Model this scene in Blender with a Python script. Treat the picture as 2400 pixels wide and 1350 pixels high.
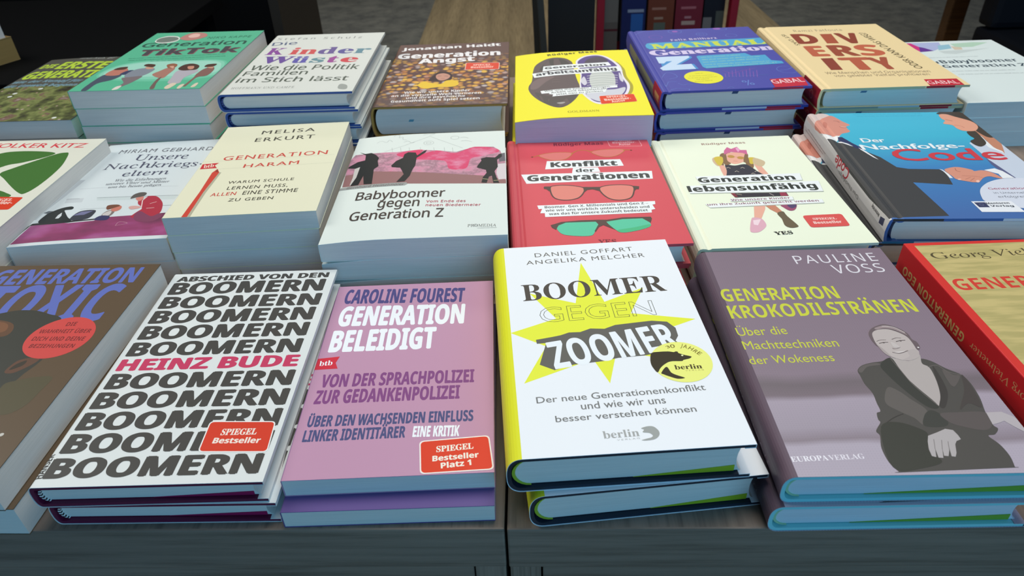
import bpy, bmesh, math, random
from mathutils import Vector, Matrix
for _o in list(bpy.data.objects): bpy.data.objects.remove(_o)
SC = bpy.context.scene
COL = SC.collection
TABLE = 0.75                                   # height of the table tops

# ------------------------------------------------------------------ camera, light, exposure
cam = bpy.data.cameras.new('camera')
cam.sensor_width = 36.0
cam.lens = 36.0 * 1658.63 / 2400.0
cam.clip_start = 0.01
cam.dof.use_dof = True
cam.dof.focus_distance = 0.50
cam.dof.aperture_fstop = 16.0
cam_o = bpy.data.objects.new('camera', cam); COL.objects.link(cam_o)
cam_o.matrix_world = Matrix(((0.999491,0.025116,0.019672,0.000000),(0.001657,0.574927,-0.818203,0.000000),(-0.031860,0.817819,0.574593,1.081579),(0.000000,0.000000,0.000000,1.000000)))
SC.camera = cam_o

SC.view_settings.view_transform = 'Standard'
SC.view_settings.look = 'None'
SC.view_settings.gamma = 1.0
SC.view_settings.use_curve_mapping = False
SC.view_settings.exposure = 0.0

world = bpy.data.worlds.new('shop'); SC.world = world; world.use_nodes = True
bg = world.node_tree.nodes['Background']
bg.inputs[0].default_value = (0.62, 0.76, 1.0, 1); bg.inputs[1].default_value = 0.05

def area(name, loc, target, size, power, color):
    l = bpy.data.lights.new(name, 'AREA'); l.shape = 'RECTANGLE'
    l.size, l.size_y = size; l.energy = power; l.color = color
    o = bpy.data.objects.new(name, l); COL.objects.link(o); o.location = loc
    o.rotation_euler = (Vector(target) - Vector(loc)).to_track_quat('-Z', 'Y').to_euler()
    return o
# ceiling panel above the tables, two added fill lights, daylight of the shop window behind the camera
area('overhead_light', (0.35, 1.00, 2.75), (0.3, 0.85, 0.75), (1.3, 1.1), 34.0, (1.0, 0.99, 0.93))
area('overhead_light', (-1.7, 0.9, 2.4), (0.2, 0.65, 0.75), (1.0, 1.2), 23.0, (1.0, 1.0, 0.96))  # fill light added low at the left to brighten left-facing spines
area('overhead_light', (0.0, 4.2, 2.75), (0.0, 4.2, 0), (2.4, 1.2), 34.0, (1.0, 0.97, 0.88))  # fill light added over the far floor to lift the dark carpet
area('shop_window', (1.3, -2.2, 2.05), (0.2, 0.6, 0.8), (3.4, 1.7), 63.0, (0.20, 0.585, 0.98))

# ------------------------------------------------------------------ materials
def lin(c): return c / 12.92 if c <= 0.04045 else ((c + 0.055) / 1.055) ** 2.4
MATS = {}
LIGHT = (0.93, 1.02, 1.06)                     # colour of the light the print was judged under
def albedo(hx, gain=1.0):
    if isinstance(hx, str): hx = [int(hx[i * 2:i * 2 + 2], 16) for i in range(3)]
    return tuple(min(0.88, max(0.004, lin(hx[i] / 255) / LIGHT[i] * gain)) for i in range(3)) + (1,)
def mat(name, color, rough=0.5, spec=0.3, metal=0.0):
    if name in MATS: return MATS[name]
    m = bpy.data.materials.new(name); m.use_nodes = True
    b = m.node_tree.nodes['Principled BSDF']
    b.inputs['Base Color'].default_value = color; b.inputs['Roughness'].default_value = rough
    b.inputs['Specular IOR Level'].default_value = spec; b.inputs['Metallic'].default_value = metal
    MATS[name] = m; return m
def nodes(name, rough=0.5, spec=0.3):
    m = mat(name, (0.5, 0.5, 0.5, 1), rough, spec); nt = m.node_tree
    tc = nt.nodes.new('ShaderNodeTexCoord')
    return m, nt, tc.outputs['Object'], nt.nodes['Principled BSDF']
def nd(nt, typ, **kw):
    n = nt.nodes.new(typ)
    for k, v in kw.items():
        if k in n.inputs: n.inputs[k].default_value = v
        else: setattr(n, k, v)
    return n
def ramp(nt, src, stops, interp='LINEAR'):
    r = nt.nodes.new('ShaderNodeValToRGB'); r.color_ramp.interpolation = interp
    e = r.color_ramp.elements
    while len(e) < len(stops): e.new(0.5)
    for el, (p, c) in zip(e, stops): el.position = p; el.color = c
    nt.links.new(src, r.inputs[0]); return r.outputs[0]
def mapping(nt, src, scale):
    n = nt.nodes.new('ShaderNodeMapping'); n.inputs['Scale'].default_value = scale
    nt.links.new(src, n.inputs[0]); return n.outputs[0]
def mix(nt, fac, a, b, mode='MIX'):
    n = nt.nodes.new('ShaderNodeMixRGB'); n.blend_type = mode
    for s, v in ((0, fac), (1, a), (2, b)):
        if hasattr(v, 'links'): nt.links.new(v, n.inputs[s])
        else: n.inputs[s].default_value = v
    return n.outputs[0]
def A(*c): return albedo(c)

def print_mat(h):
    if h in SPECIAL: return SPECIAL[h]()
    return mat('print %s' % (h,), albedo(h), 0.42, 0.25)
def m_flowers():
    if 'flowers' in MATS: return MATS['flowers']
    m, nt, co, b = nodes('flowers', 0.4)
    n1 = nd(nt, 'ShaderNodeTexNoise', Scale=70.0, Detail=5.0); nt.links.new(mapping(nt, co, (1, 0.8, 1)), n1.inputs[0])
    g = ramp(nt, n1.outputs[0], [(0.30, A(48, 46, 40)), (0.45, A(84, 92, 56)), (0.56, A(120, 132, 80)), (0.66, A(108, 84, 76)), (0.75, A(150, 140, 132))])
    v = nd(nt, 'ShaderNodeTexVoronoi', Scale=120.0); nt.links.new(co, v.inputs[0])
    f = ramp(nt, v.outputs['Distance'], [(0.10, (1, 1, 1, 1)), (0.24, (0, 0, 0, 1))])
    pick = nd(nt, 'ShaderNodeSeparateColor'); nt.links.new(v.outputs['Color'], pick.inputs[0])
    sel = nd(nt, 'ShaderNodeMath', operation='GREATER_THAN'); sel.inputs[1].default_value = 0.55; nt.links.new(pick.outputs[0], sel.inputs[0])
    mul = nd(nt, 'ShaderNodeMath', operation='MULTIPLY'); nt.links.new(f, mul.inputs[0]); nt.links.new(sel.outputs[0], mul.inputs[1])
    fc = ramp(nt, pick.outputs[1], [(0.0, A(186, 150, 148)), (0.4, A(190, 186, 170)), (0.7, A(170, 110, 104)), (1.0, A(178, 166, 186))])
    nt.links.new(mix(nt, mul.outputs[0], g, fc), b.inputs['Base Color']); return m
def m_balls():
    if 'balls' in MATS: return MATS['balls']
    m, nt, co, b = nodes('balls', 0.35)
    v = nd(nt, 'ShaderNodeTexVoronoi', Scale=135.0); nt.links.new(co, v.inputs[0])
    s = nd(nt, 'ShaderNodeSeparateColor'); nt.links.new(v.outputs['Color'], s.inputs[0])
    c = ramp(nt, s.outputs[0], [(0.0, A(150, 92, 62)), (0.3, A(206, 150, 64)), (0.6, A(220, 180, 72)), (0.8, A(178, 112, 70)), (0.93, A(184, 178, 176))])
    f = ramp(nt, v.outputs['Distance'], [(0.34, (0, 0, 0, 1)), (0.62, (1, 1, 1, 1))])
    c = mix(nt, f, c, A(84, 58, 56))
    sx = nd(nt, 'ShaderNodeSeparateXYZ'); nt.links.new(co, sx.inputs[0])
    n = nd(nt, 'ShaderNodeTexNoise', Scale=18.0); nt.links.new(co, n.inputs[0])
    ad = nd(nt, 'ShaderNodeMath', operation='MULTIPLY_ADD'); ad.inputs[1].default_value = 0.06; nt.links.new(n.outputs[0], ad.inputs[0]); nt.links.new(sx.outputs[1], ad.inputs[2])
    e = ramp(nt, ad.outputs[0], [(0.05, (1, 1, 1, 1)), (0.085, (0, 0, 0, 1)), (0.155, (0, 0, 0, 1)), (0.19, (1, 1, 1, 1))])
    fe = nd(nt, 'ShaderNodeMath', operation='MULTIPLY'); fe.inputs[1].default_value = 0.75; nt.links.new(e, fe.inputs[0])
    nt.links.new(mix(nt, fe.outputs[0], c, A(92, 72, 68)), b.inputs['Base Color']); return m
def m_pinkfog():
    if 'pinkfog' in MATS: return MATS['pinkfog']
    m, nt, co, b = nodes('pinkfog', 0.4)
    n = nd(nt, 'ShaderNodeTexNoise', Scale=26.0, Detail=3.0); nt.links.new(mapping(nt, co, (1, 1.6, 1)), n.inputs[0])
    nt.links.new(ramp(nt, n.outputs[0], [(0.3, A(104, 58, 82)), (0.5, A(138, 64, 104)), (0.66, A(156, 82, 134)), (0.8, A(160, 110, 140))]), b.inputs['Base Color']); return m
def m_smoke():
    if 'smoke' in MATS: return MATS['smoke']
    m, nt, co, b = nodes('smoke', 0.4)
    n = nd(nt, 'ShaderNodeTexNoise', Scale=55.0, Detail=6.0, Roughness=0.7); nt.links.new(mapping(nt, co, (1, 1.3, 1)), n.inputs[0])
    nt.links.new(ramp(nt, n.outputs[0], [(0.32, A(206, 118, 152)), (0.46, A(196, 142, 164)), (0.56, A(150, 112, 128)), (0.7, A(212, 170, 186))]), b.inputs['Base Color']); return m
def m_crimson():
    if 'crimson smoke' in MATS: return MATS['crimson smoke']
    m, nt, co, b = nodes('crimson smoke', 0.4)
    n = nd(nt, 'ShaderNodeTexNoise', Scale=38.0, Detail=5.0, Roughness=0.6); nt.links.new(mapping(nt, co, (1, 1.4, 1)), n.inputs[0])
    nt.links.new(ramp(nt, n.outputs[0], [(0.36, A(208, 44, 96)), (0.5, A(206, 66, 112)), (0.62, A(212, 128, 160)), (0.72, A(206, 150, 172))]), b.inputs['Base Color']); return m
def m_bench():                                  # purple-grey perforated seat in the printed portrait
    if 'bench' in MATS: return MATS['bench']
    m, nt, co, b = nodes('bench', 0.42)
    sx = nd(nt, 'ShaderNodeSeparateXYZ'); nt.links.new(co, sx.inputs[0])
    n = nd(nt, 'ShaderNodeTexNoise', Scale=14.0); nt.links.new(co, n.inputs[0])
    ad = nd(nt, 'ShaderNodeMath', operation='MULTIPLY_ADD'); ad.inputs[1].default_value = 0.010; nt.links.new(n.outputs[0], ad.inputs[0]); nt.links.new(sx.outputs[1], ad.inputs[2])
    k = nd(nt, 'ShaderNodeMath', operation='MULTIPLY'); k.inputs[1].default_value = 4.5; nt.links.new(ad.outputs[0], k.inputs[0])
    Y = lambda y: min(1.0, (y + 0.005) * 4.5)
    lo, md, up = A(170, 164, 178), A(156, 149, 162), A(126, 112, 126)
    c = ramp(nt, k.outputs[0], [(0.0, lo), (Y(0.020), lo), (Y(0.0245), A(136, 127, 137)), (Y(0.029), A(146, 138, 150)), (Y(0.034), md), (Y(0.056), A(162, 154, 168)), (Y(0.0605), A(120, 110, 118)), (Y(0.070), A(112, 104, 110)), (Y(0.079), A(134, 122, 134)), (1.0, up)])
    v = nd(nt, 'ShaderNodeTexVoronoi', Scale=620.0, Randomness=0.0); nt.links.new(co, v.inputs[0])
    d = ramp(nt, v.outputs['Distance'], [(0.18, (0.72, 0.72, 0.74, 1)), (0.38, (1, 1, 1, 1))])
    nt.links.new(mix(nt, 0.8, c, d, 'MULTIPLY'), b.inputs['Base Color']); return m
def m_sky():
    if 'blue cover' in MATS: return MATS['blue cover']
    m, nt, co, b = nodes('blue cover', 0.4)
    mp = nd(nt, 'ShaderNodeMapping'); mp.inputs['Rotation'].default_value = (0, 0, -0.35); mp.inputs['Scale'].default_value = (1, 4.4, 1); nt.links.new(co, mp.inputs[0])
    sx = nd(nt, 'ShaderNodeSeparateXYZ'); nt.links.new(mp.outputs[0], sx.inputs[0])
    nt.links.new(ramp(nt, sx.outputs[1], [(0.0, A(70, 108, 168)), (0.35, A(66, 130, 188)), (0.62, A(68, 178, 208)), (1.0, A(78, 186, 216))]), b.inputs['Base Color']); return m
def m_gold():
    if 'gold cover' in MATS: return MATS['gold cover']
    m, nt, co, b = nodes('gold cover', 0.45)
    w = nd(nt, 'ShaderNodeTexNoise', Scale=90.0, Detail=3.0); nt.links.new(mapping(nt, co, (0.35, 2.2, 1)), w.inputs[0])
    nt.links.new(ramp(nt, w.outputs[0], [(0.4, A(172, 164, 108)), (0.6, A(192, 180, 122))]), b.inputs['Base Color']); return m
def m_seal(): return mat('gold foil', A(250, 242, 132), 0.25, 0.6)
SPECIAL = {'flowers': m_flowers, 'balls': m_balls, 'pinkfog': m_pinkfog, 'smoke': m_smoke, 'crimson': m_crimson, 'bench': m_bench, 'sky': m_sky, 'seal': m_seal, 'gold': m_gold}
def paper(tint=(216, 216, 210)):
    nm = 'page edges %s' % (tint,)
    if nm in MATS: return MATS[nm]
    m, nt, co, b = nodes(nm, 0.75, 0.15)
    n = nd(nt, 'ShaderNodeTexNoise', Scale=5.0, Detail=4.0); nt.links.new(mapping(nt, co, (3, 3, 900)), n.inputs[0])
    a = albedo(tint)
    nt.links.new(ramp(nt, n.outputs[0], [(0.3, tuple(x * 0.82 for x in a[:3]) + (1,)), (0.6, a)]), b.inputs['Base Color']); return m
def wood(name, dark, light, axis):
    if name in MATS: return MATS[name]
    m, nt, co, b = nodes(name, 0.5, 0.3)
    sc = {'x': (4, 90, 90), 'y': (90, 4, 90)}[axis]
    n = nd(nt, 'ShaderNodeTexNoise', Scale=1.6, Detail=8.0, Roughness=0.65); nt.links.new(mapping(nt, co, sc), n.inputs[0])
    n2 = nd(nt, 'ShaderNodeTexNoise', Scale=1.0, Detail=2.0); nt.links.new(mapping(nt, co, tuple(s * 0.12 for s in sc)), n2.inputs[0])
    c = ramp(nt, n.outputs[0], [(0.28, dark), (0.5, light), (0.72, tuple(x * 1.25 for x in light[:3]) + (1,))])
    c2 = ramp(nt, n2.outputs[0], [(0.35, (0.75, 0.75, 0.75, 1)), (0.65, (1.1, 1.1, 1.1, 1))])
    nt.links.new(mix(nt, 1.0, c, c2, 'MULTIPLY'), b.inputs['Base Color']); return m

# ------------------------------------------------------------------ object helpers
def link(name, bm, mats, parent=None, loc=None):
    me = bpy.data.meshes.new(name); bm.normal_update(); bm.to_mesh(me); bm.free()
    for m in mats: me.materials.append(m)
    o = bpy.data.objects.new(name, me); COL.objects.link(o)
    if parent: o.parent = parent
    if loc: o.location = loc
    return o
def thing(name, label, cat, loc, yaw=0.0, group=None):
    o = bpy.data.objects.new(name, None); COL.objects.link(o); o.empty_display_size = 0.02
    o.location = loc; o.rotation_euler = (0, 0, yaw); o['label'] = label; o['category'] = cat
    if group: o['group'] = group
    return o
def copy_thing(src, label, loc, yaw, group):
    c = src.copy(); COL.objects.link(c); c.location = loc; c.rotation_euler = (0, 0, yaw)
    c['label'] = label
    if group: c['group'] = group
    for ch in list(src.children):
        d = ch.copy(); COL.objects.link(d); d.parent = c
        for g in list(ch.children):
            e = g.copy(); COL.objects.link(e); e.parent = d
    return c
def add_box(bm, x0, y0, z0, x1, y1, z1, mi=0, bev=0.0):
    v = [bm.verts.new(p) for p in ((x0, y0, z0), (x1, y0, z0), (x1, y1, z0), (x0, y1, z0), (x0, y0, z1), (x1, y0, z1), (x1, y1, z1), (x0, y1, z1))]
    fs = [bm.faces.new([v[i] for i in q]) for q in ((3, 2, 1, 0), (4, 5, 6, 7), (0, 1, 5, 4), (1, 2, 6, 5), (2, 3, 7, 6), (3, 0, 4, 7))]
    for f in fs: f.material_index = mi
    if bev:
        es = list({e for f in fs for e in f.edges})
        r = bmesh.ops.bevel(bm, geom=es, offset=bev, segments=2, affect='EDGES', profile=0.6)
        for f in r['faces']: f.material_index = mi
def box(name, x0, y0, z0, x1, y1, z1, m, parent=None, bev=0.0):
    bm = bmesh.new(); add_box(bm, x0, y0, z0, x1, y1, z1, 0, bev); return link(name, bm, [m], parent)
def prism(bm, poly, y0, y1, mi=0, side_mi=None):
    """closed polygon in x-z, extruded along y; side_mi(i) picks the material of side i"""
    a = [bm.verts.new((x, y0, z)) for x, z in poly]; b = [bm.verts.new((x, y1, z)) for x, z in poly]
    n = len(poly); out = []
    f = bm.faces.new(a); f.material_index = mi; out.append(f)
    f = bm.faces.new(b[::-1]); f.material_index = mi; out.append(f)
    for i in range(n):
        j = (i + 1) % n
        f = bm.faces.new((a[j], a[i], b[i], b[j])); f.material_index = mi if side_mi is None else side_mi(i); out.append(f)
    return out
def offset(path, t):
    """open polyline shifted by t to its left"""
    out = []
    for i, p in enumerate(path):
        ns = []
        for a, b in ((i - 1, i), (i, i + 1)):
            if a >= 0 and b < len(path):
                dx, dz = path[b][0] - path[a][0], path[b][1] - path[a][1]; l = math.hypot(dx, dz) or 1
                ns.append((-dz / l, dx / l))
        nx = sum(n[0] for n in ns) / len(ns); nz = sum(n[1] for n in ns) / len(ns); l2 = nx * nx + nz * nz or 1
        if len(ns) == 2: l2 = max(l2, 0.35)
        out.append((p[0] + nx * t / l2, p[1] + nz * t / l2))
    return out

# ------------------------------------------------------------------ lettering from the built-in font
GLYPH = {}; CAPS = {}
_tc = bpy.data.curves.new('lettering', 'FONT'); _tc.size = 1.0; _tc.resolution_u = 3
_to = bpy.data.objects.new('lettering', _tc); COL.objects.link(_to)
BASE = {'sb': (0x1D400, 0x1D41A, 0x1D7CE), 'si': (0x1D434, 0x1D44E, 0), 'su': (0x1D434, 0x1D44E, 0), 'ss': (0x1D5A0, 0x1D5BA, 0x1D7E2), 'sx': (0x1D5D4, 0x1D5EE, 0x1D7EC), 'ssi': (0x1D608, 0x1D622, 0), 'ssbi': (0x1D63C, 0x1D656, 0)}
def mapch(c, st):
    if st == 'b': return c
    u, l, d = BASE[st]
    if 'A' <= c <= 'Z': return chr(u + ord(c) - 65)
    if 'a' <= c <= 'z': return '\u210e' if (st in ('si', 'su') and c == 'h') else chr(l + ord(c) - 97)
    if c.isdigit() and d: return chr(d + ord(c) - 48)
    return c
_tc.space_line = 4.0
def raw_lines(lines):
    """outlines of many short strings at once, one per text line"""
    _tc.body = '\n'.join(['H', 'H'] + lines)
    bpy.context.view_layer.update()
    me = bpy.data.meshes.new_from_object(_to.evaluated_get(bpy.context.evaluated_depsgraph_get()))
    co = [(p.co.x, p.co.y) for p in me.vertices]; fs = [tuple(q.vertices) for q in me.polygons]
    bpy.data.meshes.remove(me)
    ys = sorted({round(y, 4) for x, y in co if y > -3.0})           # first line: baseline 0
    step = min(-y for x, y in co if y < -1.0)                       # top of the second H
    step = step + max(ys)                                           # distance between baselines
    out = [([], []) for _ in lines]; where = {}
    for k, (x, y) in enumerate(co):
        n = int(round((0.35 - y) / step)) - 2
        if 0 <= n < len(lines): where[k] = (n, len(out[n][0])); out[n][0].append((x, y + (n + 2) * step))
    for f in fs:
        if f[0] in where: out[where[f[0]][0]][1].append(tuple(where[v][1] for v in f))
    return out
UML = {'ä': 'a', 'ö': 'o', 'ü': 'u', 'Ä': 'A', 'Ö': 'O', 'Ü': 'U'}
def disc(cx, cy, r, n=12): return [(cx + r * math.cos(2 * math.pi * i / n), cy + r * math.sin(2 * math.pi * i / n)) for i in range(n)]
def learn(st, chars):
    """builds every needed letter of one style in a single pass"""
    chars = sorted(set(chars) | {'H'})
    gl = [mapch((UML.get(c) if st != 'b' else None) or c, st) for c in chars]
    ref, *res = raw_lines(['\u00a0\u00a0H'] + [g + '\u00a0\u00a0H' for g in gl])      # a plain H two blanks on marks the advance
    xr = max(p[0] for p in ref[0]); ink = xr - min(p[0] for p in ref[0])
    CAPS[st] = 0
    for k, c in enumerate(chars):
        V, F = res[k]; xe = max(p[0] for p in V); adv = xe - xr; lim = xe - ink - 0.05
        ids = {i: n for n, i in enumerate(i for i, p in enumerate(V) if p[0] < lim)}
        v = [V[i] for i in ids]; f = [tuple(ids[i] for i in q) for q in F if q[0] in ids]
        if c == 'H': CAPS[st] = max(p[1] for p in v)
        if c == ' ': v, f = [], []
        if c in UML and st != 'b':
            x0, x1 = min(p[0] for p in v), max(p[0] for p in v); top = max(p[1] for p in v); m = (x0 + x1) / 2; w = x1 - x0
            for s in (-1, 1):
                n = len(v); d = disc(m + s * w * 0.22, top + 0.12, 0.062 if st == 'ss' else 0.075); v = v + d; f = f + [tuple(range(n, n + len(d)))]
        if st == 'su': v = [(x - y * 0.27, y) for x, y in v]          # slanted letters set upright
        GLYPH[(c, st)] = (v, f, adv)
def glyph(c, st): return GLYPH[(c, st)]
def caph(st): return CAPS[st]
def text_polys(s, st, x0, y0, x1, y1, h, bold, outline, track):
    H = caph(st); pen = 0.0; V = []; F = []
    for c in s:
        v, f, adv = glyph(c, st); n = len(V)
        V += [(x + pen, y) for x, y in v]; F += [tuple(i + n for i in q) for q in f]
        pen += adv + track * H
    if bold:
        n = len(V); V0, F0 = list(V), list(F); d = bold * H
        for dx, dy in ((-d, 0), (d, 0), (0, -d * 0.6), (0, d * 0.6)):
            m = len(V); V += [(x + dx, y + dy) for x, y in V0]; F += [tuple(i + m for i in q) for q in F0]
        LAY = [i // n for i in range(len(V))]
    else: LAY = [0] * len(V)
    xa, xb = min(p[0] for p in V), max(p[0] for p in V)
    L = math.hypot(x1 - x0, y1 - y0); ux, uy = (x1 - x0) / L, (y1 - y0) / L
    sx = L / (xb - xa); sy = h / H
    P = [(x0 + ux * (x - xa) * sx - uy * y * sy, y0 + uy * (x - xa) * sx + ux * y * sy) for x, y in V]
    if outline:
        cnt = {}
        for q in F:
            for i in range(len(q)):
                e = (q[i], q[(i + 1) % len(q)]); cnt.setdefault(tuple(sorted(e)), []).append(e)
        PP, FF = [], []
        for es in cnt.values():
            if len(es) == 1: stroke(PP, FF, P[es[0][0]], P[es[0][1]], outline)
        return PP, FF, [(i // 4) % 4 for i in range(len(PP))]
    return P, F, LAY
def stroke(V, F, a, b, w):
    dx, dy = b[0] - a[0], b[1] - a[1]; l = math.hypot(dx, dy)
    if l < 1e-9: return
    nx, ny = -dy / l * w / 2, dx / l * w / 2; ex, ey = dx / l * w * 0.3, dy / l * w * 0.3; n = len(V)
    V += [(a[0] - nx - ex, a[1] - ny - ey), (b[0] - nx + ex, b[1] - ny + ey), (b[0] + nx + ex, b[1] + ny + ey), (a[0] + nx - ex, a[1] + ny - ey)]; F.append((n, n + 1, n + 2, n + 3))
def spline(p, closed, k=5):
    n = len(p); out = []
    for i in range(n if closed else n - 1):
        q = [p[(i + j) % n] if closed else p[min(max(i + j, 0), n - 1)] for j in (-1, 0, 1, 2)]
        for s in range(k):
            t = s / k; t2, t3 = t * t, t * t * t
            out.append(tuple(0.5 * (2 * q[1][d] + (q[2][d] - q[0][d]) * t + (2 * q[0][d] - 5 * q[1][d] + 4 * q[2][d] - q[3][d]) * t2 + (3 * q[1][d] - q[0][d] - 3 * q[2][d] + q[3][d]) * t3) for d in (0, 1)))
    if not closed: out.append(p[-1])
    return out
U = 1e-5
def pairs(l): return [(l[i] * U, l[i + 1] * U) for i in range(0, len(l), 2)]
def element(e):
    """one printed element -> (colour key, 2-D vertices, faces)"""
    k = e[0]
    if k == 'P': v = pairs(e[2]); return e[1], v, [tuple(range(len(v)))]
    if k == 'S': v = spline(pairs(e[2]), True); return e[1], v, [tuple(range(len(v)))]
    if k == 'L':
        p = pairs(e[5]); cl = e[3]
        if e[4]: p = spline(p, bool(cl))
        if cl: p = p + [p[0]]
        V, F = [], []
        for a, b in zip(p, p[1:]): stroke(V, F, a, b, e[2] * U)
        return e[1], V, F, [(i // 4) % 4 for i in range(len(V))]
    if k == 'C':
        x, y, r, ring = (t * U for t in e[2:6])
        if ring:
            V, F = [], []; d = disc(x, y, r, 40)
            for i in range(40): stroke(V, F, d[i], d[(i + 1) % 40], ring)
            return e[1], V, F, [(i // 4) % 4 for i in range(len(V))]
        v = disc(x, y, r, 56); return e[1], v, [tuple(range(len(v)))]
    if k == 'R':
        q = pairs(e[3]); r = e[2] * U; v = []
        for i in range(4):
            p, a, b = Vector(q[i]), Vector(q[i - 1]), Vector(q[(i + 1) % 4])
            p0 = p + (a - p).normalized() * r; p1 = p + (b - p).normalized() * r
            for s in range(7):
                t = s / 6; w = p0 * (1 - t) ** 2 + p * 2 * t * (1 - t) + p1 * t * t; v.append((w.x, w.y))
        return e[1], v, [tuple(range(len(v)))]
    if k == 'T':
        _, s, st, c, x0, y0, x1, y1, h, bo, ol, tr = e
        return (c,) + text_polys(s, st, x0 * U, y0 * U, x1 * U, y1 * U, h * U, bo / 1000, ol * U, tr / 1000)
    if k == 'W':                                 # illegible small print: word-like strokes
        _, c, x0, y0, x1, y1, h, sd = e; rnd = random.Random(sd)
        L = math.hypot(x1 - x0, y1 - y0); ux, uy = (x1 - x0) / L, (y1 - y0) / L; h *= 1.0; x = 0.0; V, F = [], []
        while x < L - h * 0.4:
            for _i in range(rnd.randint(2, 9)):
                w = h * rnd.uniform(0.25, 0.5); hh = h * rnd.choice((0.62, 0.62, 0.66, 0.9))
                if x + w > L: break
                n = len(V)
                for px, py in ((x, 0), (x + w, 0), (x + w, hh), (x, hh)): V.append(((x0 + ux * px - uy * py) * U, (y0 + uy * px + ux * py) * U))
                F.append((n, n + 1, n + 2, n + 3)); x += w + h * 0.18
            x += h * 0.4
        return c, V, F

# ------------------------------------------------------------------ books
STEP = 5e-6
class Book:
    def __init__(s, W, L, T, kind, a=0.0, droop=0.0):
        s.W, s.L, s.T, s.kind, s.a, s.droop = W, L, T, kind, a, droop
        if kind == 'pb':
            r = 0.0007
            s.path = [(W, T), (W * 0.5, T), (r, T), (r * 0.3, T - r * 0.3), (0, T - r), (0, r), (r * 0.3, r * 0.3), (r, 0), (W * 0.5, 0), (W, 0)]
        elif kind == 'jk':
            s.path = [(W, T), (W * 0.5, T)] + [(a - a * math.sin(t) ** 0.9, T / 2 + T / 2 * (math.copysign(abs(math.cos(t)) ** 0.75, math.cos(t)))) for t in (math.pi * i / 16 for i in range(17))] + [(W * 0.5, 0), (W, 0)]
        else:
            top = [(W, T), (W * 0.5, T), (0.0115, T), (0.0098, T - 0.0009), (0.0082, T - 0.0010), (0.0066, T - 0.0003), (0.004, T), (0.0022, T - 0.0004), (0.0008, T - 0.0016)]
            s.path = top + [(0, T * 0.75), (-0.0006, T * 0.5), (0, T * 0.25)] + [(x, T - z) for x, z in top[::-1]]
        s.th = {'pb': 0.0004, 'jk': 0.0030, 'hc': 0.0025}[kind]
        s.ov = {'pb': 0.0003, 'jk': 0.0030, 'hc': 0.0030}[kind]
    def ztop(s, x):
        p = s.path
        for (x0, z0), (x1, z1) in zip(p, p[1:]):
            if x1 <= x <= x0 and z0 > s.T * 0.5: return z0 + (z1 - z0) * ((x0 - x) / (x0 - x1) if x0 > x1 else 0)
        return s.T
    def xleft(s, z):
        best = 0.0; p = s.path
        for (x0, z0), (x1, z1) in zip(p, p[1:]):
            if z1 <= z <= z0 and z0 > z1 and max(x0, x1) < 0.02: best = x0 + (x1 - x0) * (z0 - z) / (z0 - z1); break
        return best
    def bend(s, bm):
        """the soft paperbacks sag a little towards the spine"""
        if not s.droop: return
        for x in (0.003, 0.008, 0.014, 0.022, 0.032, 0.044, 0.058):
            bmesh.ops.bisect_plane(bm, geom=bm.verts[:] + bm.edges[:] + bm.faces[:], plane_co=(x, 0, 0), plane_no=(1, 0, 0))
        for v in bm.verts:
            if v.co.x < 0.058: v.co.z -= s.droop * (1 - v.co.x / 0.058) ** 2 * max(0.0, min(1.0, v.co.z / s.T))
def cut(bm, co, no, inner=False, outer=False):
    bmesh.ops.bisect_plane(bm, geom=bm.verts[:] + bm.edges[:] + bm.faces[:], plane_co=co, plane_no=no, clear_inner=inner, clear_outer=outer)
def flat_print(bk, elems, base, mats, midx, lift=0.0):
    """printed elements laid on the front cover"""
    bm = bmesh.new()
    for i, e in enumerate(elems):
        c, V, F, *la = element(e)
        la = la[0] if la else [0] * len(V)
        m = base if c == 'base' else print_mat(c)
        if m not in mats: mats.append(m)
        mi = mats.index(m); z = lift + STEP * (i + 1)
        vs = [bm.verts.new((x, y, z + STEP * 0.2 * l)) for (x, y), l in zip(V, la)]
        for f in F:
            try: q = bm.faces.new([vs[j] for j in f])
            except ValueError: continue
            q.material_index = mi
    for q in bm.faces:
        q.normal_update()
        if q.normal.z < 0: q.normal_flip()
    for co, no in (((0.0001, 0, 0), (-1, 0, 0)), ((bk.W - 0.0001, 0, 0), (1, 0, 0)), ((0, 0.0001, 0), (0, -1, 0)), ((0, bk.L - 0.0001, 0), (0, 1, 0))): cut(bm, co, no, outer=True)
    for x, z in bk.path:
        if x < 0.02 and z > bk.T * 0.45 and x > 0.0002: cut(bm, (x, 0, 0), (1, 0, 0))
    for v in bm.verts: v.co.z += bk.ztop(v.co.x)
    return bm
def spine_print(bk, elems, mats):
    bm = bmesh.new()
    for i, e in enumerate(elems):
        c, V, F, *la = element(e); m = print_mat(c); la = la[0] if la else [0] * len(V)
        if m not in mats: mats.append(m)
        mi = mats.index(m)
        vs = [bm.verts.new((-STEP * ((i + 2) * 2 + 0.2 * l), x, y)) for (x, y), l in zip(V, la)]
        for f in F:
            try: q = bm.faces.new([vs[j] for j in f])
            except ValueError: continue
            q.material_index = mi
    for q in bm.faces:
        q.normal_update()
        if q.normal.x > 0: q.normal_flip()
    for co, no in (((0, 0.0003, 0), (0, -1, 0)), ((0, bk.L - 0.0003, 0), (0, 1, 0)), ((0, 0, 0.0012), (0, 0, -1)), ((0, 0, bk.T - 0.0012), (0, 0, 1))): cut(bm, co, no, outer=True)
    for x, z in bk.path:
        if x < 0.02 and 0.0012 < z < bk.T - 0.0012: cut(bm, (0, 0, z), (0, 0, 1))
    for v in bm.verts: v.co.x += bk.xleft(v.co.z)
    return bm
def join(dst, src):
    me = bpy.data.meshes.new('t'); src.to_mesh(me); src.free(); dst.from_mesh(me); bpy.data.meshes.remove(me)
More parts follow.
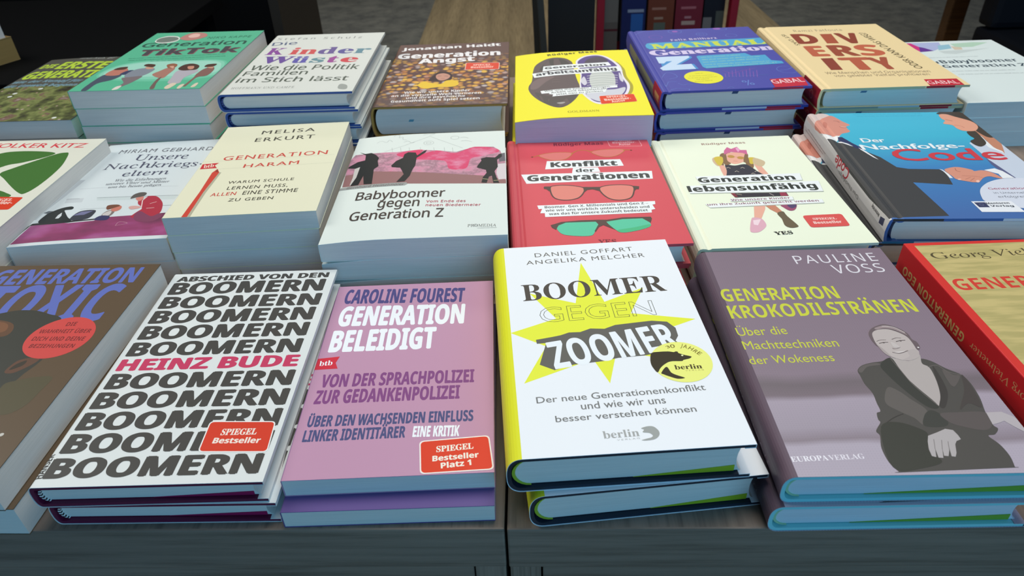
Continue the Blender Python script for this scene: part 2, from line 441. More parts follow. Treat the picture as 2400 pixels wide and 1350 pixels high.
def wrap(bm, path, t, y0, y1, spine_mi=None, sx=0.0125):
    inn = offset(path, t); poly = path + inn[::-1]; n = len(path)
    pick = (lambda i: spine_mi if (i < n - 1 and max(path[i][0], path[i + 1][0]) < sx and (spine_mi is not None)) else 0)
    prism(bm, poly, y0, y1, 0, pick)

def build_book(key, sp, root):
    W, L, T = sp['size']; kind = sp['kind']
    bk = Book(W, L, T, kind, sp.get('a', 0.006), sp.get('droop', 0.0))
    art = ART[key] if key in ART else [('cover', 'top', [])]
    base = print_mat(sp['base']); mats = [base]; smi = None
    if 'spine' in sp: mats.append(print_mat(sp['spine'])); smi = 1
    bm = bmesh.new(); th, ov = bk.th, bk.ov
    if kind == 'pb': wrap(bm, bk.path, 0.0004, 0, L, smi); cname = 'cover'
    elif kind == 'hc': wrap(bm, bk.path, 0.0024, 0, L, smi, 0.0023); cname = 'cover'
    else:
        fz = T - 0.0028
        path = [(W - 0.006, fz), (W, fz)] + bk.path + [(W, 0.0028), (W - 0.006, 0.0028)]
        wrap(bm, path, 0.0003, 0, L, smi); cname = 'dust_jacket'
    for nm, pl, el in art:
        if pl == 'top' and nm == 'cover': join(bm, flat_print(bk, el, base, mats, 0))
        elif pl == 'spine': join(bm, spine_print(bk, el, mats))
    for x0, z0, x1, z1, c in sp.get('front', ()):
        m = print_mat(c)
        if m not in mats: mats.append(m)
        vs = [bm.verts.new((x * W, -2e-5, z)) for x, z in ((x0, z0), (x1, z0), (x1, z1), (x0, z1))]; q = bm.faces.new(vs); q.material_index = mats.index(m)
    bk.bend(bm)
    cover = link(cname, bm, mats, root)
    for nm, pl, el in art:
        if pl == 'top' and nm != 'cover':
            ms = []; b2 = flat_print(bk, el, base, ms, 0, 1.2e-4); bk.bend(b2)
            st = link(nm, b2, ms, cover); st['label'] = {'gold_seal': 'round gold foil seal', 'bestseller_sticker': 'red bestseller sticker'}[nm]
    if kind == 'jk':
        bm = bmesh.new(); wrap(bm, offset([(W - 0.0006, T)] + bk.path[1:-1] + [(W - 0.0006, 0)], 0.00034), 0.0022, 0.0004, L - 0.0004)
        link('cover_boards', bm, [print_mat(sp['board'])], root)
    # text block
    bm = bmesh.new(); a = sp.get('a', 0.006); xr = W - ov - (0.0012 if kind != 'pb' else 0.0)
    zt, zb = T - th - 3e-5, th + 3e-5; N = 12; poly = [(xr, zt)]
    if kind == 'pb': poly += [(0.0005, zt), (0.0005, zb), (xr, zb)]; rim = None
    else:
        ax = a if kind == 'jk' else 0.003; x0 = 0.0045 + (0.0015 if kind == 'hc' else 0)
        rim = [(x0 + ax - ax * math.sin(math.pi * i / N), (zt + zb) / 2 + (zt - zb) / 2 * math.cos(math.pi * i / N)) for i in range(N + 1)]
        poly += rim + [(xr, zb)]
        cc = 0.0035
        poly += [(xr - cc * math.sin(math.pi * i / N), (zt + zb) / 2 - (zt - zb) / 2 * math.cos(math.pi * i / N)) for i in range(1, N)]
    poly = poly[::-1] if False else poly
    prism(bm, poly, ov, L - ov)
    ms = [paper(sp.get('paper', (216, 216, 210)))]
    for x0, z0, x1, z1, c in sp.get('mark', ()):
        ms.append(print_mat(c)); vs = [bm.verts.new((x * W + dx, ov - 2e-5, z)) for x, z, dx in ((x0, z0, 0), (x1, z0, 0), (x1, z1, .0012), (x0, z1, .0012))]; q = bm.faces.new(vs); q.material_index = len(ms) - 1
    bk.bend(bm)
    link('page_block', bm, ms, root)
    if 'band' in sp and rim:
        bm = bmesh.new(); t = 0.0016
        out = [((p[0] - t * math.sin(math.pi * i / N)), p[1]) for i, p in enumerate(rim)]
        if len(sp['band']) == 1:
            prism(bm, out + [(p[0] + 1e-4, p[1]) for p in rim[::-1]], ov - 0.0012, ov + 0.004)
        else:                                    # striped headband
            K = 15
            f = lambda u, d: (rim[0][0] - (rim[0][0] - min(p[0] for p in rim) + d) * math.sin(math.pi * u), (zt + zb) / 2 + (zt - zb) / 2 * math.cos(math.pi * u))
            for k in range(K):
                u0, u1 = 0.04 + 0.92 * k / K, 0.04 + 0.92 * (k + 1) / K
                prism(bm, [f(u0, t), f(u1, t), f(u1, -1e-4), f(u0, -1e-4)], ov - 0.0012, ov + 0.004, k % 2)
        h = link('headband', bm, [print_mat(c) for c in sp['band']], root)
    if 'leaf' in sp:
        c, fx, hz = sp['leaf']; bm = bmesh.new()
        prism(bm, [(W * fx, zb - 2e-5), (xr - 0.004, zb - 2e-5), (xr - 0.004, zb + hz)], ov - 0.0004, L - ov)
        link('endpaper', bm, [print_mat(c)], root)

def stack(key):
    sp = SPEC[key]; x, y, yaw, n = sp['pose']; W, L, T = sp['size']
    for lv in range(n):                          # lv 0 lies on top
        dx, dy, da = sp.get('shift', {}).get(lv, (0, 0, 0))
        if lv not in sp.get('shift', {}) and lv:
            r = random.Random(key + str(lv)); dx, dy, da = r.uniform(-1, 1) * 0.0012, r.uniform(-0.4, 1) * 0.0012, r.uniform(-1, 1) * 0.006
        z = TABLE + T * (n - 1 - lv)
        if lv == 0:
            root = thing('book', sp['label'], 'book', (x, y, z), yaw, sp['group']); build_book(key, sp, root)
        else:
            if lv == 1 and 'back' in sp:           # the copies below lie face down
                s2 = dict(sp); s2['base'] = s2['spine'] = sp['back']
                root = thing('book', '', 'book', (0, 0, 0), 0, sp['group']); build_book(key + ' back', s2, root); fresh = root
            else: fresh = None
            pos = ['', 'second from the top', 'third from the top', 'fourth from the top', 'fifth from the top'][lv]
            if lv == n - 1: pos = 'lowest'
            lab = '%s, %s of the stack' % (sp['under'], pos)
            if fresh: fresh.location = (x + dx, y + dy, z); fresh.rotation_euler = (0, 0, yaw + da); fresh['label'] = lab
            else: copy_thing(root, lab, (x + dx, y + dy, z), yaw + da, sp['group'])
ART = {
'black_letters':[('cover','top',[
  ('T','ABSCHIED VON DEN','sx',(70,70,67),690,19527,12351,19549,643,55,0,0),
  ('T','BOOMERN','sx',(70,70,67),629,17851,12282,17825,1465,55,0,0),
  ('T','BOOMERN','sx',(70,70,67),617,16118,12372,16042,1383,55,0,0),
  ('T','BOOMERN','sx',(70,70,67),624,14361,12296,14314,1420,55,0,0),
  ('T','BOOMERN','sx',(70,70,67),627,12593,12276,12539,1417,55,0,0),
  ('T','BOOMERN','sx',(70,70,67),602,10839,12237,10792,1362,55,0,0),
  ('T','HEINZ BUDE','sx',(190,62,98),596,9390,12421,9370,1084,55,0,0),
  ('T','BOOMERN','sx',(70,70,67),607,7688,12470,7619,1357,55,0,0),
  ('T','BOOMERN','sx',(70,70,67),541,5956,12551,5875,1372,55,0,0),
  ('T','BOOMERN','sx',(70,70,67),534,4204,12552,4142,1379,55,0,0),
  ('T','BOOMERN','sx',(70,70,67),551,2428,12514,2342,1408,55,0,0),
  ('T','BOOMERN','sx',(70,70,67),530,637,12422,619,1363,55,0,0),
  ('T','HANSER','sx',(60,60,58),536,615,408,2379,366,20,0,0)]),
 ('bestseller_sticker','top',[
  ('R',(232,236,234),300,[8528,2224,12522,2080,12382,4468,8430,4621]),
  ('R',(205,62,40),250,[8596,2292,12449,2152,12315,4400,8502,4548]),
  ('T','SPIEGEL','sb',(235,225,215),9399,3480,11483,3457,468,30,0,0),
  ('T','Bestseller','sx',(235,225,215),9132,2859,11879,2790,412,30,0,0)])],
'pink':[('cover','top',[
  ('T','CAROLINE FOUREST','sx',(78,76,128),683,16392,9610,16036,1725,40,0,0),
  ('T','GENERATION','sx',(230,240,246),651,13729,9686,13481,2216,50,0,0),
  ('T','BELEIDIGT','sx',(230,240,246),578,10893,7805,10876,2222,50,0,0),
  ('T','VON DER SPRACHPOLIZEI','sx',(126,72,128),714,7419,10518,7338,1172,40,0,0),
  ('T','ZUR GEDANKENPOLIZEI','sx',(126,72,128),610,5935,9648,5906,1171,40,0,0),
  ('T','ÜBER DEN WACHSENDEN EINFLUSS','sx',(74,80,124),599,4001,10528,3955,886,40,0,0),
  ('T','LINKER IDENTITÄRER','sx',(74,80,124),576,2821,6575,2851,883,40,0,0),
  ('T','EINE KRITIK','sx',(230,240,246),6996,2861,9731,2791,829,40,0,0),
  ('P',(200,48,66),[61,10210,1494,10365,1322,9729,1555,9151,19,9107]),
  ('T','btb','sb',(230,240,246),271,9483,1124,9529,486,0,0,0)]),
 ('bestseller_sticker','top',[
  ('R',(236,232,226),300,[7669,59,11759,179,11484,2743,7439,2506]),
  ('R',(212,62,32),260,[7741,141,11672,257,11412,2661,7526,2428]),
  ('T','SPIEGEL','sb',(240,232,220),8480,1610,10593,1759,428,30,0,0),
  ('T','Bestseller','sx',(240,232,220),8298,943,10901,1112,385,30,0,0),
  ('T','Platz 1','sx',(240,232,220),8806,407,10496,569,393,30,0,0)])],
'starburst':[('cover','top',[
  ('P',(214,222,40),[-101,19775,346,20425,304,-159,-345,-551]),
  ('T','DANIEL GOFFART','b',(98,98,94),3084,19046,10343,19199,540,0,0,120),
  ('T','ANGELIKA MELCHER','b',(98,98,94),2389,18106,11049,18283,524,0,0,120),
  ('P',(222,234,62),[6308,17998,7236,13102,10118,14468,8729,11695,12712,10699,10281,9715,10321,6915,7143,8000,6282,5229,5622,7415,1347,5638,2933,8868,819,10374,3839,11591,2353,14524,5316,13131]),
  ('T','BOOMER','sb',(72,68,62),1859,13700,11664,13957,1879,0,0,0),
  ('T','GEGEN','b',(70,72,58),2840,11266,10357,11383,1560,0,34,0),
  ('P',(94,95,90),[2357,9546,3373,9731,3922,9850,4489,10082,5206,10056,5881,10354,6770,10239,7506,10564,8669,10673,9882,10779,10846,10582,11231,9913,11199,9129,10924,8666,11314,7946,8726,7455,7119,7381,6183,7168,4458,7031,3226,6636,2391,7195,2963,9182,2386,9153]),
  ('T','ZOOMER','sx',(228,240,246),3279,6732,11193,7984,2475,20,0,0),
  ('T','Der neue Generationenkonflikt','b',(112,116,116),1940,3965,11567,4200,497,10,0,0),
  ('T','und wie wir uns','b',(112,116,116),4363,3275,9106,3357,548,10,0,0),
  ('T','besser verstehen können','b',(112,116,116),2855,2435,10615,2580,473,10,0,0),
  ('T','berlin','sb',(158,164,164),5232,1046,7161,1072,519,0,0,0),
  ('T','VERLAG','ss',(168,174,174),5911,838,7121,875,98,0,0,300),
  ('S',(152,160,158),[7332,1609,7678,1724,8012,1675,8221,1347,8171,1026,7892,789,7465,726,7189,769,7494,863,7733,923,7838,1055,7688,1240,7363,1319,7461,1495])]),
 ('gold_seal','top',[
  ('C','seal',10791,6711,1811,0),
  ('S',(52,46,28),[9202,7622,9558,7700,10205,7688,10547,7596,10664,7645,10786,7614,10817,7479,11118,7285,11474,7114,11461,7018,11305,6915,10950,6831,10825,6742,10166,6768,9759,6556,9433,6245,9189,5892,9028,6244,8964,6668,9026,7165]),
  ('S',(52,46,28),[9806,6324,9390,5837,9504,5678,9803,5467,10198,5249,10595,5250,10582,5342,10204,5578,9963,5822]),
  ('C',(250,245,190),10979,7247,65,0),
  ('T','berlin','sb',(70,60,25),10254,6034,11868,5999,391,10,0,0),
  ('T','VERLAG','ss',(150,140,60),10823,5844,11898,5820,103,0,0,400),
  ('T','3','b',(120,110,40),10253,7944,10459,8038,239,10,0,0),
  ('T','0','b',(120,110,40),10459,7986,10749,7991,319,10,0,0),
  ('T','J','b',(120,110,40),11068,8010,11139,7979,349,10,0,0),
  ('T','A','b',(120,110,40),11184,7950,11404,7841,348,10,0,0),
  ('T','H','b',(120,110,40),11447,7804,11633,7618,322,10,0,0),
  ('T','R','b',(120,110,40),11685,7570,11813,7367,284,10,0,0),
  ('T','E','b',(120,110,40),11856,7335,11988,7157,297,10,0,0)])],
'purple_portrait':[('cover','top',[
  ('T','PAULINE','ss',(214,216,224),6969,19555,12986,19713,1089,0,0,120),
  ('T','VOSS','ss',(214,216,224),9292,18197,12929,18271,1106,0,0,100),
  ('T','GENERATION','sx',(196,206,66),593,15153,8551,15219,1445,0,0,0),
  ('T','KROKODILSTRÄNEN','sx',(196,206,66),645,13237,13070,13506,1419,0,0,0),
  ('T','Über die','b',(196,206,66),615,11414,3811,11498,830,0,0,0),
  ('T','Machttechniken','b',(196,206,66),663,10057,6590,10149,805,0,0,0),
  ('T','der Wokeness','b',(196,206,66),646,8663,5819,8800,728,0,0,0),
  ('T','EUROPA','sb',(232,234,242),711,997,2645,1063,344,0,0,0),
  ('T','VERLAG','sb',(222,222,232),2681,1062,4540,1119,340,0,0,0),
  ('S',(78,77,74),[9213,8986,8567,8679,7924,8571,7232,8334,6805,7900,6775,7398,6754,6722,6887,5941,6795,5134,6736,4517,6473,4359,6348,3871,6356,3629,5885,3035,5942,2671,5661,1821,5636,852,5866,215,5862,206,8969,253,11794,377,11812,395,11963,1119,11887,1902,11625,2514,12014,2605,12405,3008,12294,3326,12403,4239,12643,5126,12748,5699,12810,6588,12657,7328,12033,7915,11509,8578,11028,8824,10670,8607,9830,8636]),
  ('S',(172,167,165),[9269,9017,9846,8766,10280,8686,11077,9254,10853,8405,11100,8075,11062,7381,10870,6469,10574,5592,10145,4851,10003,5008,9749,5735,9527,6572,9380,7250,9298,8008,9270,8524]),
  ('S',(60,62,58),[9213,8986,9325,8071,9380,7250,9620,6329,10104,4807,9506,4713,8872,5938,8392,7469,8348,8361]),
  ('S',(64,62,60),[11368,8194,11345,6939,11086,5751,10400,4686,10143,4806,10621,5649,10928,6588]),
  ('S',(96,93,90),[7928,6383,8444,6069,8798,5416,9298,4441,8629,3431,8353,3921,7747,4487,7292,5175]),
  ('S',(64,66,62),[9479,4491,9838,4259,10021,3604,9651,3243,8618,3325,8991,4120]),
  ('S',(90,85,84),[9889,4203,10828,4285,12365,4240,12257,3327,11621,2926,10507,3271,10059,3603]),
  ('S',(96,92,90),[6847,7899,7261,8301,8079,8533,8348,8361,7516,8196,6981,7705]),
  ('L',(104,100,97),50,0,1,[9185,8921,9298,8008,9500,6513,10087,4853]),
  ('L',(104,100,97),50,0,1,[11058,8076,11659,8184,12003,7600,12641,7298]),
  ('S',(92,88,86),[11765,7798,12167,7345,12513,7209,11735,6322,11610,6808]),
  ('L',(60,58,56),50,0,1,[6318,3337,7201,3954,7883,4262]),
  ('S',(72,68,66),[12657,7328,12739,6530,12597,5414,12377,4627,11853,4980,11131,4497,12146,6012]),
  ('S',(60,62,56),[6280,3338,7368,3626,8448,2963,8395,2450,8012,1562,8332,784,6863,352,5896,284,5685,1138]),
  ('P',(176,172,176),[12417,4227,13270,4257,13714,3873,13977,3331,13693,2713,13379,3085,13042,3570,12647,3411,12289,3316]),
  ('P',(172,169,170),[8467,2601,9074,2842,9607,3076,9974,2972,10056,2608,10063,2313,9766,2185,9588,1964,9359,1380,9184,1119,8998,1157,9143,1669,8839,1162,8631,1206,8792,1738,8524,1055,8292,1089,8410,1698,8190,1121,8000,1198,8065,1658,8258,2200]),
  ('L',(120,116,116),30,0,1,[8644,2341,8387,1650]),
  ('L',(120,116,116),30,0,0,[9028,2280,8752,1640]),
  ('L',(120,116,116),30,0,0,[9311,2172,9093,1582]),
  ('S',(104,94,98),[8862,11353,9208,11814,9746,12126,10205,12243,10699,12015,11075,11633,11281,11190,11278,10691,11455,10404,11429,9920,11240,9653,11014,9729,11047,10771,10740,11283,10187,11667,9490,11620,9150,11342,8960,10990,8915,10079,8805,10291,8771,10854]),
  ('S',(182,176,174),[9083,11345,9511,11670,10211,11724,10771,11354,11094,10875,11145,10206,11121,9725,11170,9520,11016,9123,10748,8867,10280,8686,9831,8734,9517,8896,9227,9119,9012,9529,8922,10148,8933,10707]),
  ('S',(174,168,167),[10495,9544,11014,9729,11126,9454,10995,9123,10705,8868,10294,8718,9888,8765,10414,9077]),
  ('L',(88,80,80),55,0,1,[9110,10335,9390,10423,9679,10427]),
  ('L',(88,80,80),60,0,1,[10209,10477,10512,10564,10807,10582]),
  ('L',(105,96,95),40,0,1,[9035,10548,9312,10658,9645,10660]),
  ('L',(105,96,95),45,0,1,[10040,10701,10363,10831,10638,10800]),
  ('S',(140,132,132),[9706,9879,9923,9823,10246,9962,10094,9817,9756,9740]),
  ('L',(105,95,96),50,0,1,[9554,9476,9931,9348,10538,9590]),
  ('S',(205,202,200),[9661,9472,10053,9526,10428,9587,9997,9400]),
  ('C',(235,235,235),11305,9869,56,0),
  ('S',(150,138,140),[9461,11878,10149,12111,10652,11906,11027,11526,11189,11086,11004,11273,10558,11689,10032,11834,9526,11706]),
  ('S',(164,157,156),[8944,10147,9125,9797,9297,9183,9523,8909,9241,9052,8998,9496]),
  ('C',(92,84,84),9400,10395,61,0),
  ('C',(92,84,84),10509,10536,65,0),
  ('S',(190,186,184),[9819,10393,9993,10387,10190,10033,10179,9910,9952,9890,9815,9978]),
  ('L',(200,196,194),50,0,1,[9984,12043,10652,11906,11124,11340])]),
 ('spine_print','spine',[
  ('T','GENERATION KROKODILSTRÄNEN','sx',(168,166,70),8942,733,20794,428,-429,0,0,0),
  ('T','PAULINE VOSS','ss',(170,165,175),2113,825,7964,688,-535,0,0,0)])],
'gold_red':[('cover','top',[
  ('P','gold',[630,600,12900,600,12900,20630,630,20630]),
  ('T','Georg Vielmetter','su',(84,76,52),1156,18764,12548,19050,834,0,0,0),
  ('T','GENERATION','sx',(202,66,54),916,14861,11619,15158,1330,0,0,0)]),
 ('spine_print','spine',[
  ('T','GENERATION EGO','sx',(206,176,112),11684,949,20037,925,-684,0,0,0),
  ('T','Georg Vielmetter','su',(206,160,112),4319,1534,10993,978,-496,0,0,0)])],
'brown_portrait':[('cover','top',[
  ('T','GENERATION','sx',(94,110,182),1396,18423,12495,18605,1956,30,0,0),
  ('T','TOXIC','sx',(94,110,182),2419,13847,12307,13986,4355,20,0,0),
  ('S',(62,64,58),[3428,14405,4728,14882,5859,15229,7247,15163,8475,14712,8978,14576,9540,14144,9380,13318,8774,11891,9288,10370,10513,10137,10615,9629,10284,8646,9858,7565,7932,6922,2995,11963]),
  ('S',(98,74,56),[4997,13960,5719,13991,6487,13605,6842,12866,6571,12311,5272,12407]),
  ('S',(120,86,62),[4892,13794,5585,13867,6168,13527,6319,12873,5480,12723]),
  ('S',(96,72,58),[8891,8798,8922,9289,9155,9860,9841,10107,10451,9992,10253,9418,9613,8721,9146,8622]),
  ('S',(62,58,50),[9094,8935,9229,9500,9698,9854,9709,9352]),
  ('S',(84,80,60),[9574,7567,10176,7964,10965,8228,12262,8285,12261,7151,11977,5631,11003,5027,9937,6267]),
  ('C',(198,76,72),10532,12197,2186,0),
  ('T','DIE','sx',(122,48,48),10245,13371,10931,13411,430,0,0,0),
  ('T','WAHRHEIT ÜBER','sx',(122,48,48),8794,12615,12339,12632,418,0,0,0),
  ('T','DICH UND DEINE','sx',(122,48,48),8770,11829,12330,11808,430,0,0,0),
  ('T','BEZIEHUNGEN','sx',(122,48,48),9023,11097,12033,11085,396,0,0,0),
  ('C',(190,192,185),12074,3474,132,0)])],
'green_leaf':[('cover','top',[
  ('T','VOLKER KITZ','b',(202,54,66),2111,18895,12224,18386,1029,20,0,0),
  ('S',(66,112,52),[2757,14608,3166,16645,4462,17393,5302,17762,7041,17833,8946,17612,10031,17254,10040,16795,9233,15998,7948,15117,6961,14701,6097,13674,4898,12396]),
  ('S',(66,112,52),[7277,12867,7912,14037,9088,15529,10353,16990,11111,17278,11457,17094,11863,16018,12351,14115,12522,11878,12420,9773,12045,8671,11548,8760,10388,9731,8434,11644]),
  ('S',(66,112,52),[7592,10274,9455,9366,10239,8926,11096,8251,9995,7493])]),
 ('bestseller_sticker','top',[
  ('R',(206,62,36),200,[7404,5779,12419,5778,12398,7970,7419,8363]),
  ('T','SPIEGEL','sb',(235,215,205),9307,7394,11697,7315,467,20,0,0),
  ('T','Bestseller-','sx',(235,215,205),9001,6809,12050,6766,451,20,0,0)])],
'pale_street':[('cover','top',[
  ('P',(172,184,190),[211,4465,321,6487,705,8594,1113,12007,273,12101,-150,7463,-43,4491]),
  ('P',(186,198,203),[1120,8247,2720,8073,2887,7271,1303,7307]),
  ('P',(190,206,208),[3922,8080,11300,7688,11184,6912,4148,7403]),
  ('L',(130,140,146),50,0,0,[1140,8067,2326,8034]),
  ('L',(120,130,138),60,0,0,[3950,7940,6866,7855,11277,7663]),
  ('L',(150,160,165),50,0,0,[3372,5903,5798,5852]),
  ('L',(175,185,190),40,0,0,[1452,10060,4733,9984,10679,9541]),
  ('L',(120,130,138),60,0,0,[10514,5791,11389,5763]),
  ('P',(95,105,112),[211,5698,552,6009,1103,5886,845,5401]),
  ('P','pinkfog',[102,439,281,3722,2107,3776,3452,3455,5472,3609,6204,4148,8279,4242,10071,4303,11300,4425,11396,3298,13007,3130,13760,520,9130,592,5707,544,1726,498]),
  ('P',(48,48,48),[230,3825,2046,3905,4224,3862,5943,4052,6214,3839,4310,3669,2259,3457,221,3487,49,2202,-7,1861,36,3266]),
  ('S',(36,42,42),[658,3927,652,5295,909,5778,1495,6362,2203,6575,2572,6378,2596,5985,2023,5891,2325,5372,2884,4558,3407,4008,3519,3569,2180,3623]),
  ('P',(196,208,212),[1851,4442,1806,5047,1953,5514,2188,4881,2149,4448]),
  ('S',(58,62,72),[3198,4401,3553,5498,4816,5556,4996,4712,4837,4106,4224,3862,3468,3940]),
  ('P',(112,116,150),[3209,4774,3712,5417,4681,5443,4169,4799]),
  ('S',(120,112,108),[5759,4632,5927,5247,6292,5400,6685,5039,6564,4297,6050,4226]),
  ('S',(190,190,188),[5794,4691,6066,5206,6375,5199,6456,4558,6122,4343]),
  ('S',(58,60,96),[5463,3769,5715,4448,6564,4297,6545,3620]),
  ('S',(190,120,105),[6173,5541,6735,6130,7003,5802,6965,5329,6594,5112]),
  ('S',(112,74,58),[5682,5761,5606,6316,6312,6412,6743,6142,6320,5784,5944,5501]),
  ('S',(164,52,68),[8021,6985,8374,7216,8557,7740,9348,7654,10108,6760,10565,5786,10779,4354,10034,3747,8556,3840,8645,4705,8902,5316,8647,5860,8233,6298]),
  ('S',(120,66,92),[8707,4072,8925,4929,10213,3914,10779,4354,11215,3809,10587,2896,9301,3151]),
  ('S',(90,86,82),[7132,7418,7125,8171,7547,8569,8036,8543,8272,8253,8150,7812,7598,7598]),
  ('S',(196,130,118),[7587,7464,8188,7712,8302,7157,8087,6844]),
  ('S',(200,160,155),[7602,5816,7963,5999,8659,5794,8595,5477,7968,5350]),
  ('L',(225,220,220),70,0,0,[8533,7633,8381,6946,8749,5719]),
  ('L',(215,190,190),60,0,0,[9295,6250,9743,6559]),
  ('L',(215,190,190),70,0,0,[9299,5402,9931,5438]),
  ('L',(190,150,165),40,0,1,[7768,2528,7860,3179,8642,2857,7768,2528]),
  ('T','MIRIAM GEBHARDT','b',(102,106,112),1843,17787,12143,17392,854,0,0,100),
  ('T','Unsere','su',(76,78,98),4081,15767,9462,15634,1369,0,0,0),
  ('T','Nachkriegs-','su',(76,78,98),1834,14022,11690,13745,1270,0,0,0),
  ('T','eltern','su',(76,78,98),4373,12183,8799,12231,1163,0,0,0),
  ('T','Wie die Erfahrungen','su',(102,106,112),4135,11131,8980,11063,492,0,0,0),
  ('T','unserer Väter und Mütter','su',(102,106,112),3587,10488,9478,10386,484,0,0,0),
  ('T','uns bis heute prägen','su',(102,106,112),4096,9796,8975,9773,448,0,0,0)])],
'cream_pencil':[('cover','top',[
  ('T','MELISA','b',(76,74,62),3884,16242,9046,16460,849,15,0,150),
  ('T','ERKURT','b',(76,74,62),3657,14448,9301,14686,878,15,0,150),
  ('L',(168,172,150),25,0,0,[-39,10357,11905,10634]),
  ('L',(168,172,150),25,0,0,[1739,8677,12026,8919]),
  ('T','GENERATION','b',(192,72,62),1781,10452,11202,10809,871,15,0,120),
  ('T','HARAM','b',(192,72,62),4081,8703,8957,8943,741,15,0,120),
  ('P',(192,52,58),[182,9852,1625,10017,1375,9479,1746,8908,252,8815]),
  ('T','btb','sb',(226,222,205),503,9019,1361,9186,698,0,0,0),
  ('P',(170,172,150),[2176,7995,2407,7969,2214,4097,2237,-315,1893,-280,1982,4276]),
  ('P',(196,72,58),[1851,8722,2215,7991,1982,4276,1996,-290,1538,-311,1651,4311,1584,7976]),
  ('P',(140,60,50),[1851,8722,1802,8123,2137,7999]),
  ('T','WARUM SCHULE','b',(76,74,62),3598,5599,9181,5716,481,15,0,120),
  ('T','LERNEN MUSS,','b',(76,74,62),3835,4465,8915,4516,576,15,0,120),
  ('T','ALLEN','b',(192,72,62),2776,3373,4859,3431,588,15,0,100),
  ('T','EINE STIMME','b',(76,74,62),5409,3411,9940,3459,665,15,0,100),
  ('T','ZU GEBEN','b',(76,74,62),4545,2299,8186,2350,501,15,0,120)])],
'silhouettes':[('cover','top',[
  ('P','smoke',[85,11744,-123,14755,304,16215,3153,16125,4298,16020,6321,16346,8119,16010,9909,15507,11643,16543,13422,16378,14056,15465,14529,12963,14509,9327,12773,10206,7091,11367,5053,11695]),
  ('S','crimson',[4346,15594,5280,16100,6679,16313,6623,15303,8119,16010,9850,15261,11502,16470,13352,16178,13949,15222,12385,14367,11359,13888,10944,11872,9464,11924,8894,13625,6373,14173,4695,14979]),
  ('P',(142,104,104),[196,9525,59,11898,2647,12133,5050,11726,7087,11413,12772,10235,14522,9326,14537,8580,5969,9256,3337,9520]),
  ('P',(205,200,205),[13833,12551,14525,12647,14511,9472,13886,9380,13694,10722]),
  ('P',(96,96,104),[13876,14644,14506,14920,14531,13122,13971,13013]),
  ('L',(150,160,158),35,0,0,[3063,16269,4791,17389,7156,19433,10512,16337]),
  ('L',(150,160,158),30,0,1,[2051,18497,2434,18912,2998,18498,3227,19019,3577,18533]),
  ('L',(150,160,158),30,0,1,[3574,19812,3831,20160,4152,19943,4139,19389,4492,19540,4550,18984,4939,18766]),
  ('L',(150,160,158),30,0,1,[4701,18248,5114,18478,5525,17992,5857,18318]),
  ('C',(150,160,158),7167,17838,475,30),
  ('C',(150,160,158),7167,17838,219,30),
  ('L',(150,160,158),30,0,1,[6461,19814,6820,19966,7628,20076,7139,19656]),
  ('C',(150,160,158),9651,18864,405,30),
  ('L',(150,160,158),30,0,1,[10201,18812,10563,18923,10974,18647]),
  ('L',(150,160,158),30,0,1,[10306,17988,10811,18066,11364,17710]),
  ('L',(150,160,158),25,0,0,[3869,16059,3692,17072]),
  ('L',(150,160,158),25,0,0,[4691,15984,4525,16995]),
  ('L',(150,160,158),25,0,0,[5512,15909,5355,16918]),
  ('L',(150,160,158),25,0,0,[6580,15812,6437,16818]),
  ('L',(150,160,158),25,0,0,[7858,15695,7731,16698]),
  ('L',(150,160,158),25,0,0,[8849,15604,8735,16605]),
  ('L',(150,160,158),25,0,0,[9627,15533,9522,16532]),
  ('P',(24,27,27),[655,16695,1226,16216,1856,16277,2362,15690,2727,14959,2685,14340,2908,13200,2568,12603,2801,9623,2074,9684,1774,11448,1594,9623,879,9611,1111,11204,1018,13051,80,13354,81,13671,787,14510,1446,14745,1349,15867]),
  ('P',(188,190,186),[742,13076,1190,13351,1179,11198,879,9611,810,9905,855,11226]),
  ('P',(24,27,27),[7126,16221,7005,15604,6288,14507,6317,12900,6132,11984,6014,10784,5662,9714,4948,9673,5447,11132,5147,12069,4960,12550,4192,12742,4095,13095,4454,14021,5012,14622,5069,15411,5377,15837,6097,15687,6296,15033,6847,15990]),
  ('P',(24,27,27),[14177,14783,14226,14119,13768,13431,13831,11927,13528,11037,13756,9536,13960,8728,13431,8772,13298,10161,13050,10034,12851,8821,12398,8931,12514,9933,12833,10796,12761,11407,11949,11938,11977,12245,12332,13318,12290,13805,12804,14084,13563,13918,13981,14635]),
  ('L',(205,205,150),50,0,0,[12517,9641,12975,9486]),
  ('L',(205,205,150),50,0,0,[13463,9199,13852,9238]),
  ('P',(150,156,154),[-49,9332,1379,9541,5845,9511,5973,9213,5741,8948,-22,8933]),
  ('T','Bernhard Heinzlmaier','ssi',(70,68,66),650,9047,5701,9022,365,0,0,0),
  ('T','Babyboomer','ss',(66,58,52),1786,6707,9346,6615,1421,25,0,0),
  ('T','gegen','ss',(66,58,52),3854,5149,7318,5105,1398,25,0,0),
  ('T','Generation Z','ss',(66,58,52),1815,3203,9426,3161,1416,25,0,0),
  ('T','Vom Ende des','ss',(178,64,84),7857,5655,11137,5483,390,20,0,80),
  ('T','neuen Biedermeier','ss',(178,64,84),7864,5023,12388,4729,385,20,0,80),
  ('T','PROMEDIA','su',(120,126,124),11419,1378,13655,1291,404,0,0,0),
  ('C',(120,126,124),12041,1621,152,25),
  ('L',(120,126,124),25,0,0,[12196,1148,13701,1092])])],
'red_glasses':[('cover','top',[
  ('T','Rüdiger Maas','sx',(124,46,62),4623,19184,9560,19063,649,20,0,0),
  ('R',(240,190,190),250,[10112,18510,13298,18322,13151,20402,10021,20336]),
  ('R','base',229,[10154,18552,13251,18369,13109,20360,10068,20289]),
